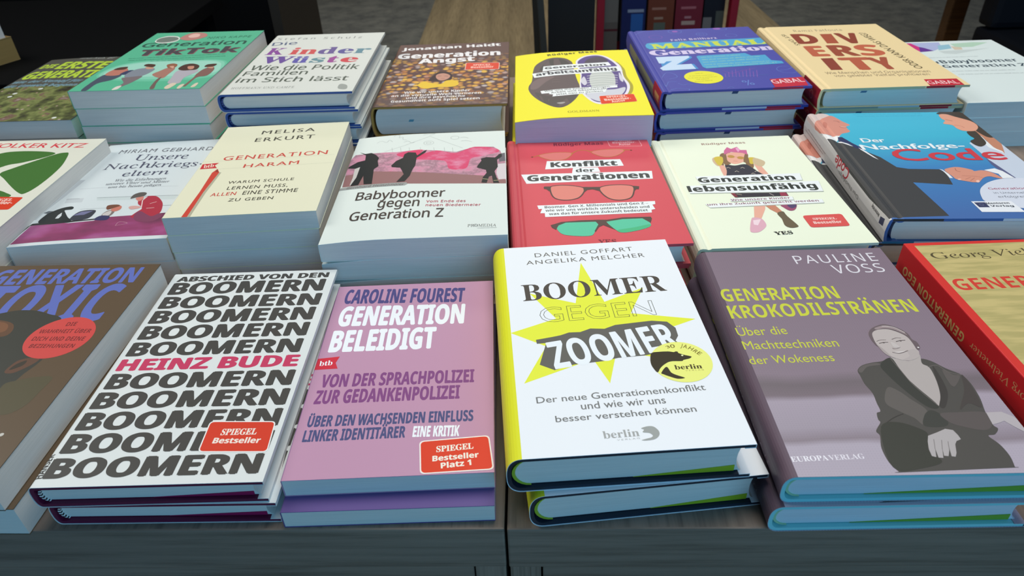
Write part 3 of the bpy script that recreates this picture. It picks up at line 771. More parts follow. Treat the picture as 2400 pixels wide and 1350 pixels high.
  ('T','SPIEGEL','sb',(240,190,190),10739,19713,12456,19691,412,30,0,0),
  ('T','Bestseller-','sx',(240,190,190),10491,19212,12840,19163,408,0,0,0),
  ('T','Autor','sx',(240,190,190),11047,18711,12232,18704,439,0,0,0),
  ('S',(216,126,120),[3061,17136,4505,17615,6214,17395,5889,16460,5255,15917,4375,15881,3602,16334]),
  ('L',(184,126,66),80,1,1,[3061,17136,4505,17615,6214,17395,5889,16460,5255,15917,4375,15881,3602,16334]),
  ('S',(216,126,120),[8179,17470,9384,17854,11325,17735,10945,16810,10117,16190,9239,16206,8570,16724]),
  ('L',(184,126,66),80,1,1,[8179,17470,9384,17854,11325,17735,10945,16810,10117,16190,9239,16206,8570,16724]),
  ('L',(184,126,66),120,0,1,[6189,17132,6760,17788,7297,17916,7804,17776,8169,17382]),
  ('L',(184,126,66),120,0,0,[2265,16775,2678,16910,3061,17136]),
  ('L',(184,126,66),120,0,0,[11298,17558,11729,17552,12121,17441]),
  ('C',(110,60,50),2377,16799,103,0),
  ('C',(110,60,50),12026,17451,103,0),
  ('P',(230,240,242),[3724,15756,10677,15534,10804,14111,3449,13998]),
  ('T','Konflikt','sx',(66,72,70),3992,14406,10280,14243,1023,40,0,0),
  ('P',(230,240,242),[6034,14017,8368,13962,8460,13013,5838,12873]),
  ('T','der','sx',(66,72,70),6229,13124,7939,13078,716,20,0,0),
  ('P',(230,240,242),[1168,13082,13174,12767,12968,11201,1579,11182]),
  ('T','Generationen','sx',(66,72,70),1676,11661,12761,11420,1177,40,0,0),
  ('S',(216,132,120),[3649,10276,4114,10577,4937,10608,5870,10374,6574,9955,6564,9253,5980,8161,5020,7797,4118,8043,3710,8785]),
  ('L',(84,68,62),130,1,1,[3649,10276,4114,10577,4937,10608,5870,10374,6574,9955,6564,9253,5980,8161,5020,7797,4118,8043,3710,8785]),
  ('S',(216,132,120),[7976,9785,8710,10209,9739,10265,10598,10099,10979,9738,10867,8872,10419,7773,9506,7407,8633,7720,8102,8685]),
  ('L',(84,68,62),130,1,1,[7976,9785,8710,10209,9739,10265,10598,10099,10979,9738,10867,8872,10419,7773,9506,7407,8633,7720,8102,8685]),
  ('P',(84,68,62),[6556,10105,8071,9998,7902,9207,7344,9592,6863,9518,6541,9038]),
  ('P',(84,68,62),[3060,10328,3154,10514,3764,10459,3528,9522,3289,9983,3089,10030]),
  ('P',(84,68,62),[10982,9960,11498,9810,11370,9263,11138,9283,10900,8869]),
  ('P',(230,240,242),[2310,7026,12342,6982,12271,6442,12009,6356,12106,5586,11766,5483,11713,5029,2862,4996,2872,5644,2490,5676,2696,6413,2403,6385]),
  ('T','Boomer, Gen X, Millennials und Gen Z –','sx',(72,78,78),2926,6474,11710,6490,402,0,0,0),
  ('T','wie wir uns wirklich unterscheiden und','sx',(72,78,78),2953,5900,11690,5860,396,0,0,0),
  ('T','was das für unsere Zukunft bedeutet','sx',(72,78,78),3199,5291,11453,5273,389,0,0,0),
  ('S',(86,196,160),[3683,3356,4485,4010,5991,4061,6914,3935,7089,3447,6646,2266,6215,1708,4835,1819,3962,2244]),
  ('S',(86,196,160),[7778,3863,9150,4254,10908,4260,11253,3352,11116,2748,10056,2230,8800,1997,8279,2591]),
  ('S',(70,182,130),[8498,2416,9835,2731,11135,3114,11067,2752,10060,2253,8806,2032]),
  ('P',(84,68,62),[3207,3617,4114,4066,5632,4217,7134,4194,7878,4132,9173,4405,11488,4339,11522,4018,11285,3324,11103,3613,10758,4120,9130,4129,7772,3814,7899,3380,8322,2467,7453,3293,7078,3017,6707,2261,6631,2387,7071,3448,6908,3885,4478,3936,3852,3527,3594,2851,3301,3203]),
  ('T','YES','sb',(124,46,62),6728,512,8118,470,569,0,0,0)])],
'cream_girl':[('cover','top',[
  ('T','Rüdiger Maas','sx',(152,118,106),4955,19357,9338,19406,441,10,0,0),
  ('S',(132,106,76),[6027,16675,6623,17365,8727,17175,8544,15722,8720,14598,8298,13631,7931,14200,7933,15138,6210,15290,5887,14455,5691,14862,6217,16089]),
  ('P',(226,174,154),[5434,14650,5928,14607,5788,12347,5307,12388,5337,13506]),
  ('P',(226,174,154),[8720,14598,9268,14628,9441,12407,8739,12466]),
  ('S',(58,58,68),[6067,14751,6869,14479,7941,14697,8365,13855,8847,12605,9305,11976,8220,11198,5569,11419,5857,13461]),
  ('S',(204,180,152),[5231,16257,5654,16301,5500,14644,5216,14591,5067,15469]),
  ('S',(206,188,74),[5385,16325,6132,16551,6168,15771,5631,14633,5341,14814]),
  ('S',(206,188,74),[8603,16039,9270,15979,9055,15040,8447,14700]),
  ('S',(200,184,150),[9137,15991,9917,15090,9325,14048,8766,14750]),
  ('S',(226,174,154),[6630,16867,7325,17385,8659,17181,8416,16055,7834,15147,7019,14778,6587,15177,6464,15986]),
  ('S',(132,106,76),[8612,17020,8649,16197,8326,14632,8065,15127,8033,15607]),
  ('S',(132,106,76),[6512,17208,6698,16861,6493,15583,6657,14935,6047,14675,6093,15618]),
  ('C',(186,146,74),7075,16467,331,0),
  ('C',(186,146,74),7901,16101,329,0),
  ('L',(150,110,70),40,0,0,[7398,16389,7602,16257]),
  ('L',(190,110,105),60,0,0,[7037,15455,7389,15376]),
  ('P',(200,106,150),[6516,16960,6753,17856,7263,18660,7549,18207,8251,18655,8370,17878,8957,17824,8758,16759,8379,17173,7356,17499]),
  ('P',(225,165,200),[7984,18252,8248,18570,8336,17881,8027,17405]),
  ('L',(214,208,190),50,0,0,[7264,13858,7479,14024,7614,13797]),
  ('L',(214,208,190),50,0,0,[6537,13161,6748,13324,6884,13102]),
  ('L',(214,208,190),50,0,0,[5960,13971,6172,14137,6311,13910]),
  ('L',(214,208,190),50,0,0,[7892,12598,8104,12758,8236,12539]),
  ('L',(214,208,190),50,0,0,[8344,13007,8558,13169,8689,12948]),
  ('P',(58,56,64),[4971,9096,9843,9108,9824,8089,5177,8143]),
  ('P',(150,62,84),[9224,8752,9777,8910,9786,8105,9152,8156]),
  ('P',(130,60,70),[4983,9027,5352,8997,5456,8253,5152,8278]),
  ('L',(200,190,160),60,0,0,[5481,8785,5871,8619]),
  ('L',(200,190,190),60,0,0,[8328,8690,8568,8269]),
  ('P',(226,174,154),[6312,6502,7318,6614,7076,5878,6206,4182,5735,4456]),
  ('P',(196,136,110),[7279,6528,8087,6681,8355,5469,7955,5071,7487,5846]),
  ('S',(216,172,188),[5418,4242,5724,4576,6295,4318,6392,3463,6159,2903,5486,2250,4900,2203,4851,2658]),
  ('P',(236,214,222),[5527,4115,6212,4241,5686,3284,5379,3422]),
  ('S',(106,96,76),[7850,5116,8422,5403,8511,4605,8819,3281,8803,2821,8208,2683,7830,3101,7924,4171]),
  ('S',(152,82,112),[8639,6510,9855,6605,9814,6103,9433,5559,8999,5518,8702,6064]),
  ('S',(84,74,110),[9141,6471,9847,6581,9773,6106,9307,5892]),
  ('P',(176,186,176),[2669,12316,12284,12254,12056,10878,2791,10767]),
  ('P',(230,240,242),[2670,12463,12275,12358,12034,10979,2777,10895]),
  ('T','Generation','sx',(58,64,60),2745,11196,11530,11122,989,30,0,0),
  ('P',(176,186,176),[1539,10477,13390,10595,13080,8601,1491,9134]),
  ('P',(230,240,242),[1513,10647,13386,10724,13081,8736,1454,9245]),
  ('T','lebensunfähig','sx',(58,64,60),1427,9492,12848,9300,1049,30,0,0),
  ('P',(176,186,176),[4682,7919,10109,7907,10030,7286,4604,7404]),
  ('P',(230,240,242),[4691,7998,10078,7963,10008,7365,4576,7484]),
  ('T','Wie unsere Kinder','sx',(132,86,98),4668,7529,9800,7564,353,0,0,0),
  ('P',(176,186,176),[2310,7070,12419,7200,12377,6560,2587,6414]),
  ('P',(230,240,242),[2302,7161,12406,7279,12368,6663,2570,6516]),
  ('T','um ihre Zukunft gebracht werden','sx',(132,86,98),2456,6867,12020,6870,356,0,0,0),
  ('T','YES','sb',(50,52,48),6599,1678,8055,1738,490,20,0,0),
  ('R',(212,88,86),300,[9765,2613,12969,2649,13032,4645,9741,4571]),
  ('T','SPIEGEL','sb',(244,206,200),10389,3795,12323,3778,325,30,0,0),
  ('T','Bestseller','sx',(244,206,200),10234,3152,12526,3166,389,30,0,0)])],
'handshake':[('cover','top',[
  ('W',(60,140,170),4571,21693,11431,21706,120,3),
  ('W',(60,140,170),4774,21238,11295,21206,120,4),
  ('P',(66,68,70),[133,15959,799,15089,1696,13985,2274,13562,2677,12670,3500,11401,4144,9293,5039,8913,7614,8789,7846,7934,7445,5803,4343,6282,4745,996,4764,444,91,219,33,4192,34,9968]),
  ('S',(208,194,190),[-28,21855,857,22278,1856,21985,2061,21254,1412,20544,300,19447,-64,19646,-86,20786]),
  ('S',(206,142,126),[103,19734,777,20565,1317,20931,2217,21521,2669,20693,2876,20020,3273,19203,3278,18944,2838,18628,2767,17994,2824,17509,2558,17162,1846,16865,1397,16320,748,16408,142,17092,40,18350]),
  ('L',(110,70,62),50,0,1,[2067,20141,2387,20036,2529,19712]),
  ('L',(150,80,72),60,0,1,[2185,18648,2422,18312,2904,18407]),
  ('L',(235,225,220),40,0,0,[2276,18609,2722,18485]),
  ('S',(186,118,104),[1028,19987,1205,19418,853,18507,689,18879]),
  ('P',(226,232,234),[40,17095,602,16378,1476,16352,829,15139,107,15874]),
  ('P',(52,60,98),[1164,16016,1576,16038,2047,14637,2737,13115,2062,13325,1598,14482,965,15084]),
  ('P',(226,232,234),[2274,13562,2677,12670,3162,10859,2860,11385,2339,12997]),
  ('P',(226,232,234),[998,15084,1598,14482,1902,13816,1696,13985,839,15004]),
  ('P',(192,206,222),[12729,14301,14025,15313,14305,14373,15600,14339,15845,14332,16037,11126,16057,8761,14917,6648,13108,6870,12823,9027,12726,10569]),
  ('P',(90,96,134),[12620,10887,12761,10464,13198,6964,12708,6973,12488,9643]),
  ('P',(222,232,236),[14025,15313,14644,16128,14470,14716,14800,13003,14824,11905,14028,13245]),
  ('S',(188,134,108),[14291,17357,15459,18132,15462,15627,15807,15028,14800,12014,14790,12450,14469,13234,14526,14830,14563,16250]),
  ('S',(70,66,60),[13752,17003,14558,17225,14520,15772,14250,14260,13417,13463,13017,13949,13031,14755,13663,15323,13583,16038]),
  ('S',(72,66,60),[12901,21693,13515,22194,14531,22462,15353,22294,15625,21055,15545,19732,15666,18568,15575,17194,15553,15624,14975,15759,14673,17469,14724,19628,14239,20701,13506,21264]),
  ('S',(216,160,136),[13030,21416,13770,21526,14346,20831,15342,19608,15407,18322,14651,17222,13604,17192,13204,17763,13126,18649,12509,18989,12554,19310,12931,19818,12822,20482]),
  ('L',(90,62,56),60,0,1,[13112,20141,13381,19869,13610,19731]),
  ('L',(170,90,84),50,0,1,[13315,18643,13795,18437,13971,17989]),
  ('P',(226,232,234),[7581,8840,7821,8654,7980,7857,7982,7031,7721,7036,7770,7763,7756,8505]),
  ('S',(206,146,126),[7947,8551,8376,8945,9082,9184,9673,9070,10309,8604,10403,8353,11144,8488,11741,7981,12053,6929,11725,6935,11163,7310,10530,7033,9842,6285,9389,6199,9033,6318,8205,6769,8098,7367]),
  ('P',(224,232,236),[11308,8564,12344,8864,12744,8307,13074,6987,12055,6890,12144,7777,11670,8180]),
  ('L',(150,90,76),50,0,1,[9012,8932,8914,8432,9170,8248]),
  ('L',(160,98,84),40,0,1,[8931,7448,9923,7333,10470,7082]),
  ('L',(160,98,84),40,0,0,[8914,6775,9503,7148]),
  ('L',(160,98,84),40,0,0,[9194,6485,9766,6999]),
  ('S',(230,190,176),[8264,6806,8472,6898,8585,6781,8314,6643]),
  ('S',(230,190,176),[9644,6477,9916,6615,9862,6285,9612,6148]),
  ('S',(204,214,228),[9099,4642,9688,5451,10657,6271,11996,6815,13810,6878,15415,6002,14906,3932,12497,1749,11045,1601,9453,2203,8656,2806,8714,3583]),
  ('T','Generation','ss',(152,62,92),9942,4827,13060,4850,358,20,0,0),
  ('T','in Unternehmen','ss',(84,92,104),10003,4092,13646,4083,334,0,0,0),
  ('T','erfolgreich','ss',(84,92,104),10013,3391,12685,3397,342,0,0,0),
  ('P',(224,232,238),[7512,2796,10649,2797,10832,991,7533,1019]),
  ('P',(58,64,96),[7639,2606,8496,2621,8521,1788,7697,1782]),
  ('C',(120,128,160),8062,2220,147,30),
  ('T','Mentoren','sx',(52,58,70),8520,2282,10347,2343,297,20,0,0),
  ('T','Verlag','sx',(52,58,70),8646,1862,10439,1857,283,20,0,0),
  ('T','Der','b',(226,238,242),3073,14692,5264,14717,918,30,0,0),
  ('T','Nachfolge-','b',(226,238,242),2511,13025,11976,13234,1103,30,0,0),
  ('T','Code','b',(198,66,76),4712,10568,14501,10605,2472,25,0,0)]),
 ('spine_print','spine',[
  ('T','Code','b',(176,52,66),8991,2068,12601,2074,-968,30,0,0),
  ('T','Der Nachfolge-','b',(110,112,112),5998,1184,11299,1170,-402,0,0,0),
  ('W',(140,130,130),15027,971,20764,1149,140,7),
  ('W',(150,140,140),15698,666,21501,765,140,8),
  ('P',(58,64,92),[1446,1739,713,1891,596,1304,1364,1191]),
  ('T','Mentoren Verlag','sx',(60,60,62),1699,1795,3296,1844,-307,0,0,0)])],
'meadow':[('cover','top',[
  ('P','flowers',[30,30,14300,30,14300,11200,30,11200]),
  ('T','DIE','sx',(170,202,66),383,18458,2354,18400,1519,30,0,0),
  ('T','ERSTE','sx',(170,202,66),2732,17848,9220,17487,2705,40,0,0),
  ('T','GENERATION','sx',(170,202,66),289,14343,12131,13949,2690,40,0,0),
  ('T','Markus Br','ssi',(150,160,160),4091,21724,8896,21358,972,0,0,0),
  ('T','Wie der Kampf für','ssbi',(112,150,166),274,12772,9053,12468,834,20,0,0),
  ('T','die Umwelt begann','ssbi',(112,150,166),174,11273,9152,10956,912,20,0,0),
  ('C',(205,214,210),5413,10213,272,0),
  ('C',(205,214,210),3126,7827,267,0),
  ('C',(205,214,210),12264,708,244,0),
  ('C',(205,214,210),3111,8858,269,0)])],
'green_children':[('cover','top',[
  ('S',(104,188,158),[1049,4087,1109,8022,3930,9662,7907,9760,12547,9395,13823,7509,13967,3726,7643,2523]),
  ('S',(126,198,174),[1197,4358,1362,7912,4034,9434,8015,9500,12311,9225,13622,7524,13661,4168,7327,3228]),
  ('S',(150,206,190),[1395,4910,1778,7669,4181,9110,8175,9112,12022,8936,13278,7400,13101,4775,6940,4088]),
  ('S',(72,82,98),[1331,258,1152,2974,1444,5192,3312,4914,3111,3386,2002,2238,1989,138]),
  ('S',(176,118,104),[1419,5051,1495,6644,2438,7528,3414,6208,3141,5069,2464,4691]),
  ('S',(60,66,96),[3041,5077,3263,6219,3954,6403,3937,5012]),
  ('S',(78,58,50),[1521,6790,1854,7512,2721,7658,2767,6846,2104,6599]),
  ('S',(124,134,146),[3823,4452,3867,6174,4651,7002,6187,6739,5987,4721,4858,3678]),
  ('S',(190,150,130),[4813,7289,5384,7547,5967,6904,5398,6649]),
  ('S',(78,58,50),[4433,7861,4547,8525,5586,8200,5649,7286]),
  ('S',(116,108,112),[3879,3748,4652,4111,5893,4304,5656,2390,5167,1093,4615,169,4512,745,4827,2178]),
  ('S',(210,206,200),[4568,173,4597,1131,5035,1365,5088,318]),
  ('S',(160,118,106),[6776,4664,7074,5937,7575,7022,8434,6719,8518,4823,8363,3430]),
  ('S',(110,92,88),[8175,3860,8466,1928,8929,269,8414,406,7970,3045]),
  ('S',(140,96,74),[6970,7972,7456,8455,8160,8003,8281,6968,7681,6775]),
  ('S',(200,160,140),[7517,7386,7957,7503,8183,6738]),
  ('S',(168,168,178),[9367,3498,9066,5791,10371,6132,11491,5612,10759,3538,10936,1758,9727,1788]),
  ('S',(78,58,50),[8811,6631,8979,7879,9817,8242,10844,7434,11031,6171,10357,5928,9500,5904]),
  ('S',(190,140,120),[9638,7225,10281,7326,10548,6413,10111,6298]),
  ('S',(206,196,176),[9889,775,10106,1762,10710,1640,10515,163,10050,194]),
  ('S',(206,196,176),[11330,160,11257,1206,11639,1391,11680,188]),
  ('S',(126,96,90),[11653,4595,11801,6172,12448,7012,13033,6022,13011,4018,12109,3442,12026,891,11745,910,11781,3327]),
  ('S',(190,150,130),[11965,6751,12491,7159,12679,6401]),
  ('S',(78,58,50),[11571,7019,11652,7827,12599,7967,12622,7119,12107,6889]),
  ('S',(206,196,176),[12655,458,12692,1504,12993,1670,13067,560]),
  ('S',(214,224,218),[1556,17146,1329,18645,2170,19629,3536,19277,4226,18014,3917,16939,2760,16497]),
  ('S',(112,124,118),[1635,17285,1477,18557,2306,19312,3513,19014,4056,18029,3693,17214,2629,16798]),
  ('S',(178,128,122),[4122,18396,4243,19978,4978,20920,6463,20548,7204,19249,6727,18163,5486,17459]),
  ('S',(214,180,170),[4782,19469,5187,20394,5958,20129,6195,18961,5327,18662]),
  ('T','NIKO KAPPE','ss',(60,120,98),7658,18005,12927,18203,850,0,0,80),
  ('T','Generation','ss',(52,84,76),670,15007,13195,15485,1716,30,0,0),
  ('T','TikTok','sx',(150,90,100),1807,11532,13478,12164,2240,30,0,0),
  ('T','TikTok','sx',(72,70,76),1679,11673,13368,12306,2247,30,0,0),
  ('W',(56,124,100),1370,10595,12273,11536,160,11),
  ('W',(56,124,100),1664,9871,12615,10727,160,12),
  ('W',(56,124,100),4369,9471,10442,9687,160,13)])],
'coloured_letters':[('cover','top',[
  ('T','Stefan Schulz','ss',(122,126,126),835,18845,11230,18651,793,10,0,350),
  ('T','Die','ss',(84,98,128),886,16430,3826,16776,1294,20,0,0),
  ('T','K','sb',(132,78,152),1060,12945,3118,12880,2487,30,0,0),
  ('T','in','sb',(198,86,88),3814,12858,6987,12757,2487,30,0,0),
  ('T','d','sb',(106,92,148),7132,12752,9227,12685,2487,30,0,0),
  ('T','e','sb',(96,92,152),9425,12679,11231,12622,2487,30,0,0),
  ('T','r','sb',(98,138,152),11363,12617,13198,12559,2487,30,0,0),
  ('T','W','sb',(106,82,152),1355,9817,4928,9677,2349,30,0,0),
  ('T','ü','sb',(96,92,168),4864,9679,6724,9606,2349,30,0,0),
  ('T','s','sb',(102,142,152),6980,9596,8579,9533,2349,30,0,0),
  ('T','t','sb',(152,78,148),8866,9522,10110,9473,2349,30,0,0),
  ('T','e','sb',(198,74,82),10397,9462,12368,9384,2349,30,0,0),
  ('T','Wie die Politik','ss',(86,96,86),953,7462,12965,6888,1612,20,0,0),
  ('T','im Stich lässt','ss',(86,96,86),775,3510,12535,3305,1440,20,0,0),
  ('T','Familien','ss',(86,96,86),840,5605,7768,5599,1406,20,0,0),
  ('T','HOFFMANN UND CAMPE','su',(140,146,142),998,1527,7503,1414,554,0,0,150),
  ('S',(150,158,154),[12088,956,12010,2012,12335,2198,12867,1729,13025,796,12669,578])])],
'ball_pit':[('cover','top',[
  ('P','balls',[40,40,14450,40,14450,17200,40,17200]),
  ('S',(58,42,42),[5377,7741,5869,9606,6294,10771,7295,10677,7960,9413,7823,7741,6274,7660]),
  ('S',(188,142,124),[6146,8898,6225,9848,6953,10197,7709,9436,7637,8425,7082,7742,6547,7923]),
  ('L',(90,60,55),80,0,0,[6357,9219,6726,9298]),
  ('L',(90,60,55),80,0,0,[7109,9218,7493,9114]),
  ('L',(150,90,84),70,0,0,[6808,8344,7184,8310]),
  ('S',(222,190,56),[4345,6378,4951,7559,5752,6942,6886,6582,7459,7664,8501,7570,8907,6446,8347,5600,6614,5541,5196,5245]),
  ('T','Jonathan Haidt','sx',(226,230,232),892,19385,13360,20313,1128,30,0,0),
  ('T','Generation','sx',(226,230,232),765,16060,13383,16491,1953,40,0,0),
  ('T','Angst','sx',(226,230,232),3544,14008,10336,14473,1782,40,0,0),
  ('T','Wie wir unsere Kinder','sx',(226,230,232),3139,3816,10312,4017,613,0,0,0),
  ('T','an die virtuelle Welt verlieren','sx',(226,230,232),1902,2857,11533,3142,623,0,0,0),
  ('T','und ihre psychische','sx',(226,230,232),3579,2146,9854,2349,592,0,0,0),
  ('T','Gesundheit aufs Spiel setzen','sx',(226,230,232),2073,1188,11426,1495,642,0,0,0)]),
 ('bestseller_sticker','top',[
  ('R',(232,208,196),250,[9286,11197,13308,11006,13340,13527,9292,13772]),
  ('R',(212,70,46),220,[9356,11264,13238,11079,13269,13460,9362,13699]),
  ('T','SPIEGEL','sb',(240,190,175),10195,12503,12328,12468,662,30,0,0),
  ('T','Bestseller','sx',(240,190,175),9966,11680,12642,11689,650,30,0,0)])],
'yellow_shoes':[('cover','top',[
  ('S',(168,160,52),[11647,16414,12453,14359,12433,11432,12735,8645,12380,6432,11681,5407,10597,6945]),
  ('S',(98,88,88),[2086,14657,2478,16823,3669,18542,4844,19014,5979,18554,6627,17339,6755,15978,6783,13171,6889,10708,7017,8745,6784,6342,5945,4107,4946,2790,4034,2927,2852,4523,1949,6552,1511,8444,1527,9787,1895,11340]),
  ('S',(76,74,72),[3016,15660,3941,18052,4971,18604,5942,17862,6418,16232,6315,14488,3121,14348]),
  ('S',(84,80,78),[2161,7639,3535,6242,5425,5910,6695,6897,5956,4280,4957,2991,4043,3146,2856,4697]),
  ('S',(120,106,106),[1886,10741,2923,12063,4415,12136,3418,10609,2444,8746,1725,8806]),
  ('S',(160,160,158),[4326,3975,4833,4195,5212,4079,4805,3647]),
  ('L',(140,128,128),40,0,0,[4137,11956,4683,12072,5079,11874]),
  ('L',(140,128,128),40,0,0,[4106,11149,4647,11263,5040,11068]),
  ('L',(140,128,128),40,0,0,[4075,10355,4612,10467,5002,10275]),
  ('S',(226,226,236),[7208,17513,8340,19266,9820,19598,10901,18782,11697,16860,12163,14819,12102,11461,12398,9059,12190,7183,11557,5417,10245,3771,8958,3223,8086,3768,7409,5393,7076,6866,7044,9126,7335,12290,7199,15276]),
  ('S',(92,78,138),[7402,17220,8384,18885,9795,19315,10723,18448,11508,16427,11883,14196,11921,11072,12092,8700,11797,6846,11184,5447,9976,4137,8885,3740,8130,4282,7577,5916,7244,7406,7215,9499,7513,12688,7407,15256]),
  ('S',(82,76,88),[8341,17405,8992,18381,9889,18763,10618,18109,10763,16722,8324,16277]),
  ('S',(200,206,216),[7496,6103,8711,7285,10658,7496,11824,8000,11405,6239,10340,4630,8911,4013,8044,4725]),
  ('S',(186,196,192),[8681,13001,10940,13113,10868,8803,10079,8108,8296,8447]),
  ('S',(205,208,220),[7258,10279,7708,11847,7886,9832,7557,8987]),
  ('S',(205,208,220),[11737,12937,11939,10669,11756,9696,11545,10704]),
  ('L',(222,228,226),110,0,1,[8087,11957,9716,12430,11450,11906]),
  ('L',(222,228,226),110,0,1,[8023,11150,9639,11616,11358,11101]),
  ('L',(222,228,226),110,0,1,[7960,10357,9562,10816,11268,10310]),
  ('L',(222,228,226),110,0,1,[7906,9674,9496,10126,11190,9628]),
  ('L',(222,228,226),110,0,1,[7845,8905,9422,9350,11102,8860]),
  ('P',(230,240,242),[3305,15921,10912,16663,11132,15417,3151,14196]),
  ('T','Generation','sx',(70,72,78),3462,14856,10584,15512,737,40,0,0),
  ('P',(230,240,242),[1933,13773,11811,15069,12212,13378,2182,12292]),
  ('T','arbeitsunfähig','sx',(70,72,78),2375,12791,11639,13748,973,40,0,0),
  ('P',(230,240,242),[2748,7833,11051,8692,11014,8030,9928,7894,9565,6717,3967,5901,4055,6527,3616,6726,3702,6994,2855,6990]),
  ('T','Wie uns die Jungen zwingen,','sx',(110,116,112),3189,7443,10344,8161,437,0,0,0),
  ('T','Arbeit und Gesellschaft','sx',(110,116,112),3876,6833,9871,7524,466,0,0,0),
  ('T','jetzt neu zu denken','sx',(110,116,112),4362,6248,9353,6826,423,0,0,0),
  ('T','Rüdiger Maas','sx',(92,88,42),3941,19741,9998,20592,651,30,0,100),
  ('T','GOLDMANN','su',(150,142,44),5323,1151,8469,1271,481,0,0,0)]),
 ('bestseller_sticker','top',[
  ('R',(240,150,120),250,[8806,3234,12566,3726,12474,5953,8807,5548]),
  ('R',(216,62,26),229,[8856,3291,12517,3770,12425,5896,8856,5505]),
  ('T','SPIEGEL','sb',(244,205,190),9573,4920,11689,5122,551,30,0,0),
  ('T','Bestseller-','sx',(244,205,190),9275,4123,12041,4460,572,30,0,0),
  ('T','Autor','sx',(244,205,190),9960,3587,11413,3903,483,30,0,0)])],
'indigo':[('cover','top',[
  ('C',(104,134,206),6053,21965,854,50),
  ('C',(140,96,180),6053,21965,374,0),
  ('C',(104,134,206),9147,20332,681,50),
  ('C',(104,134,206),9147,20332,314,40),
  ('C',(104,134,206),12679,19310,692,50),
  ('C',(140,96,180),11659,22559,480,0),
  ('C',(104,134,206),12292,22468,639,50),
  ('C',(140,96,180),3129,19760,840,50),
  ('C',(104,134,206),15149,5505,1157,50),
  ('L',(104,134,206),50,0,0,[15149,5505,16067,6269]),
  ('L',(104,134,206),50,0,0,[15149,5505,14251,5325]),
  ('L',(104,134,206),60,0,1,[837,21410,2769,23101,4302,22488]),
  ('L',(104,134,206),50,0,1,[1013,4639,1742,5969,2414,5602,2633,4448,1685,3867]),
  ('L',(104,134,206),50,0,0,[769,2484,904,1806,1361,2952,2229,2986]),
  ('L',(104,134,206),50,0,1,[2293,2441,2707,1863,3289,2060,3754,1742]),
  ('L',(140,96,180),50,0,0,[7808,3836,8030,4930]),
  ('L',(140,96,180),50,0,0,[8180,3792,8534,5354]),
  ('L',(140,96,180),50,0,0,[8552,3748,9043,5782]),
  ('L',(140,96,180),50,0,0,[8924,3704,9557,6213]),
  ('L',(140,96,180),50,0,0,[9295,3660,9627,5080]),
  ('L',(140,96,180),50,0,0,[9666,3616,10140,5505]),
  ('L',(140,96,180),50,0,0,[10036,3572,10657,5934]),
  ('L',(140,96,180),50,0,0,[10407,3529,11179,6367]),
  ('L',(140,96,180),50,0,0,[10776,3485,11230,5230]),
  ('L',(140,96,180),50,0,0,[11146,3441,11750,5656]),
  ('L',(104,134,206),40,0,0,[7772,3702,12544,4053]),
  ('L',(140,96,180),60,0,0,[8055,5785,8729,4847,10391,5792,11733,6211]),
  ('L',(104,134,206),60,0,0,[968,375,1763,798,3115,516,2916,28]),
  ('L',(104,134,206),50,0,1,[7037,327,7482,662,7741,323]),
  ('L',(104,134,206),60,0,0,[16009,2105,16486,2673]),
  ('T','%','b',(104,134,206),9240,928,10260,1072,1487,0,0,0),
  ('T','Felix Beilharz','sx',(200,195,225),4775,17799,10599,18068,771,0,0,60),
  ('P',(78,162,206),[1208,16274,1541,17152,2044,17336,16295,17768,16696,17054,16332,15525,15627,14987,1463,14716,1184,15440]),
  ('T','MANUAL','sb',(192,212,82),1806,14807,15958,15223,1914,50,0,50),
  ('T','Generation','sb',(206,200,232),1177,12218,16253,12782,1946,45,0,0),
  ('P',(72,144,204),[1863,11484,5745,11506,5755,10863,3793,8526,5449,8625,5574,6814,1775,6602,1658,7438]),
  ('P',(192,216,240),[1592,11615,5466,11671,5537,11114,3419,8572,5168,8660,5271,6851,1516,6720,1322,7568,3219,9920,2530,9882,2101,9193,1553,9261]),
  ('P',(78,162,206),[6342,11269,6620,11523,12262,11874,12698,10844,14355,10954,14426,8889,15483,8448,15464,7596,6452,6854,6165,7422]),
  ('W',(140,196,180),6775,10734,11653,11139,300,20),
  ('W',(140,196,180),6710,9858,13567,10317,300,21),
  ('W',(140,196,180),6631,8938,13313,9496,300,22),
  ('W',(140,196,180),6553,8034,14144,8461,300,23),
  ('W',(140,196,180),6537,7199,14828,7918,300,24),
  ('C',(224,224,60),5419,3980,2086,0),
  ('W',(160,160,50),4783,5177,5674,5212,180,30),
  ('W',(160,160,50),4008,4424,6704,4524,180,31),
  ('W',(160,160,50),3676,3771,6921,3941,180,32),
  ('W',(160,160,50),4472,3267,6040,3356,180,33),
  ('W',(160,160,50),4140,2629,6170,2797,180,34),
  ('P',(188,48,66),[12208,2578,15970,2871,15513,208,11952,-54]),
  ('T','GABAL','ss',(235,205,210),12183,1113,15627,1374,1152,20,0,0)]),
 ('spine_print','spine',[
  ('P',(140,144,112),[4000,200,20000,200,20000,1600,4000,1600]),
  ('P',(168,36,50),[100,100,4000,100,4000,2150,100,2150]),
  ('P',(205,150,90),[800,700,3000,700,3000,1500,800,1500])])],
'tan':[('cover','top',[
  ('T','Ramzi Fatfouta','ss',(132,118,96),4042,20831,10087,20712,883,0,0,80),
  ('T','D','sx',(138,66,50),2897,15803,5690,15674,4042,50,0,0),
  ('P',(164,86,62),[6747,19551,8192,19512,7691,15512,6265,15551]),
  ('T','V','sx',(138,68,52),8184,15458,10818,15285,4200,50,0,0),
  ('T','E','sx',(182,98,72),2905,10831,5016,10774,3851,50,0,0),
  ('T','R','sx',(150,78,58),5536,10720,8487,10574,4034,50,0,0),
  ('T','S','sx',(186,100,74),8560,10513,11441,10427,4023,50,0,0),
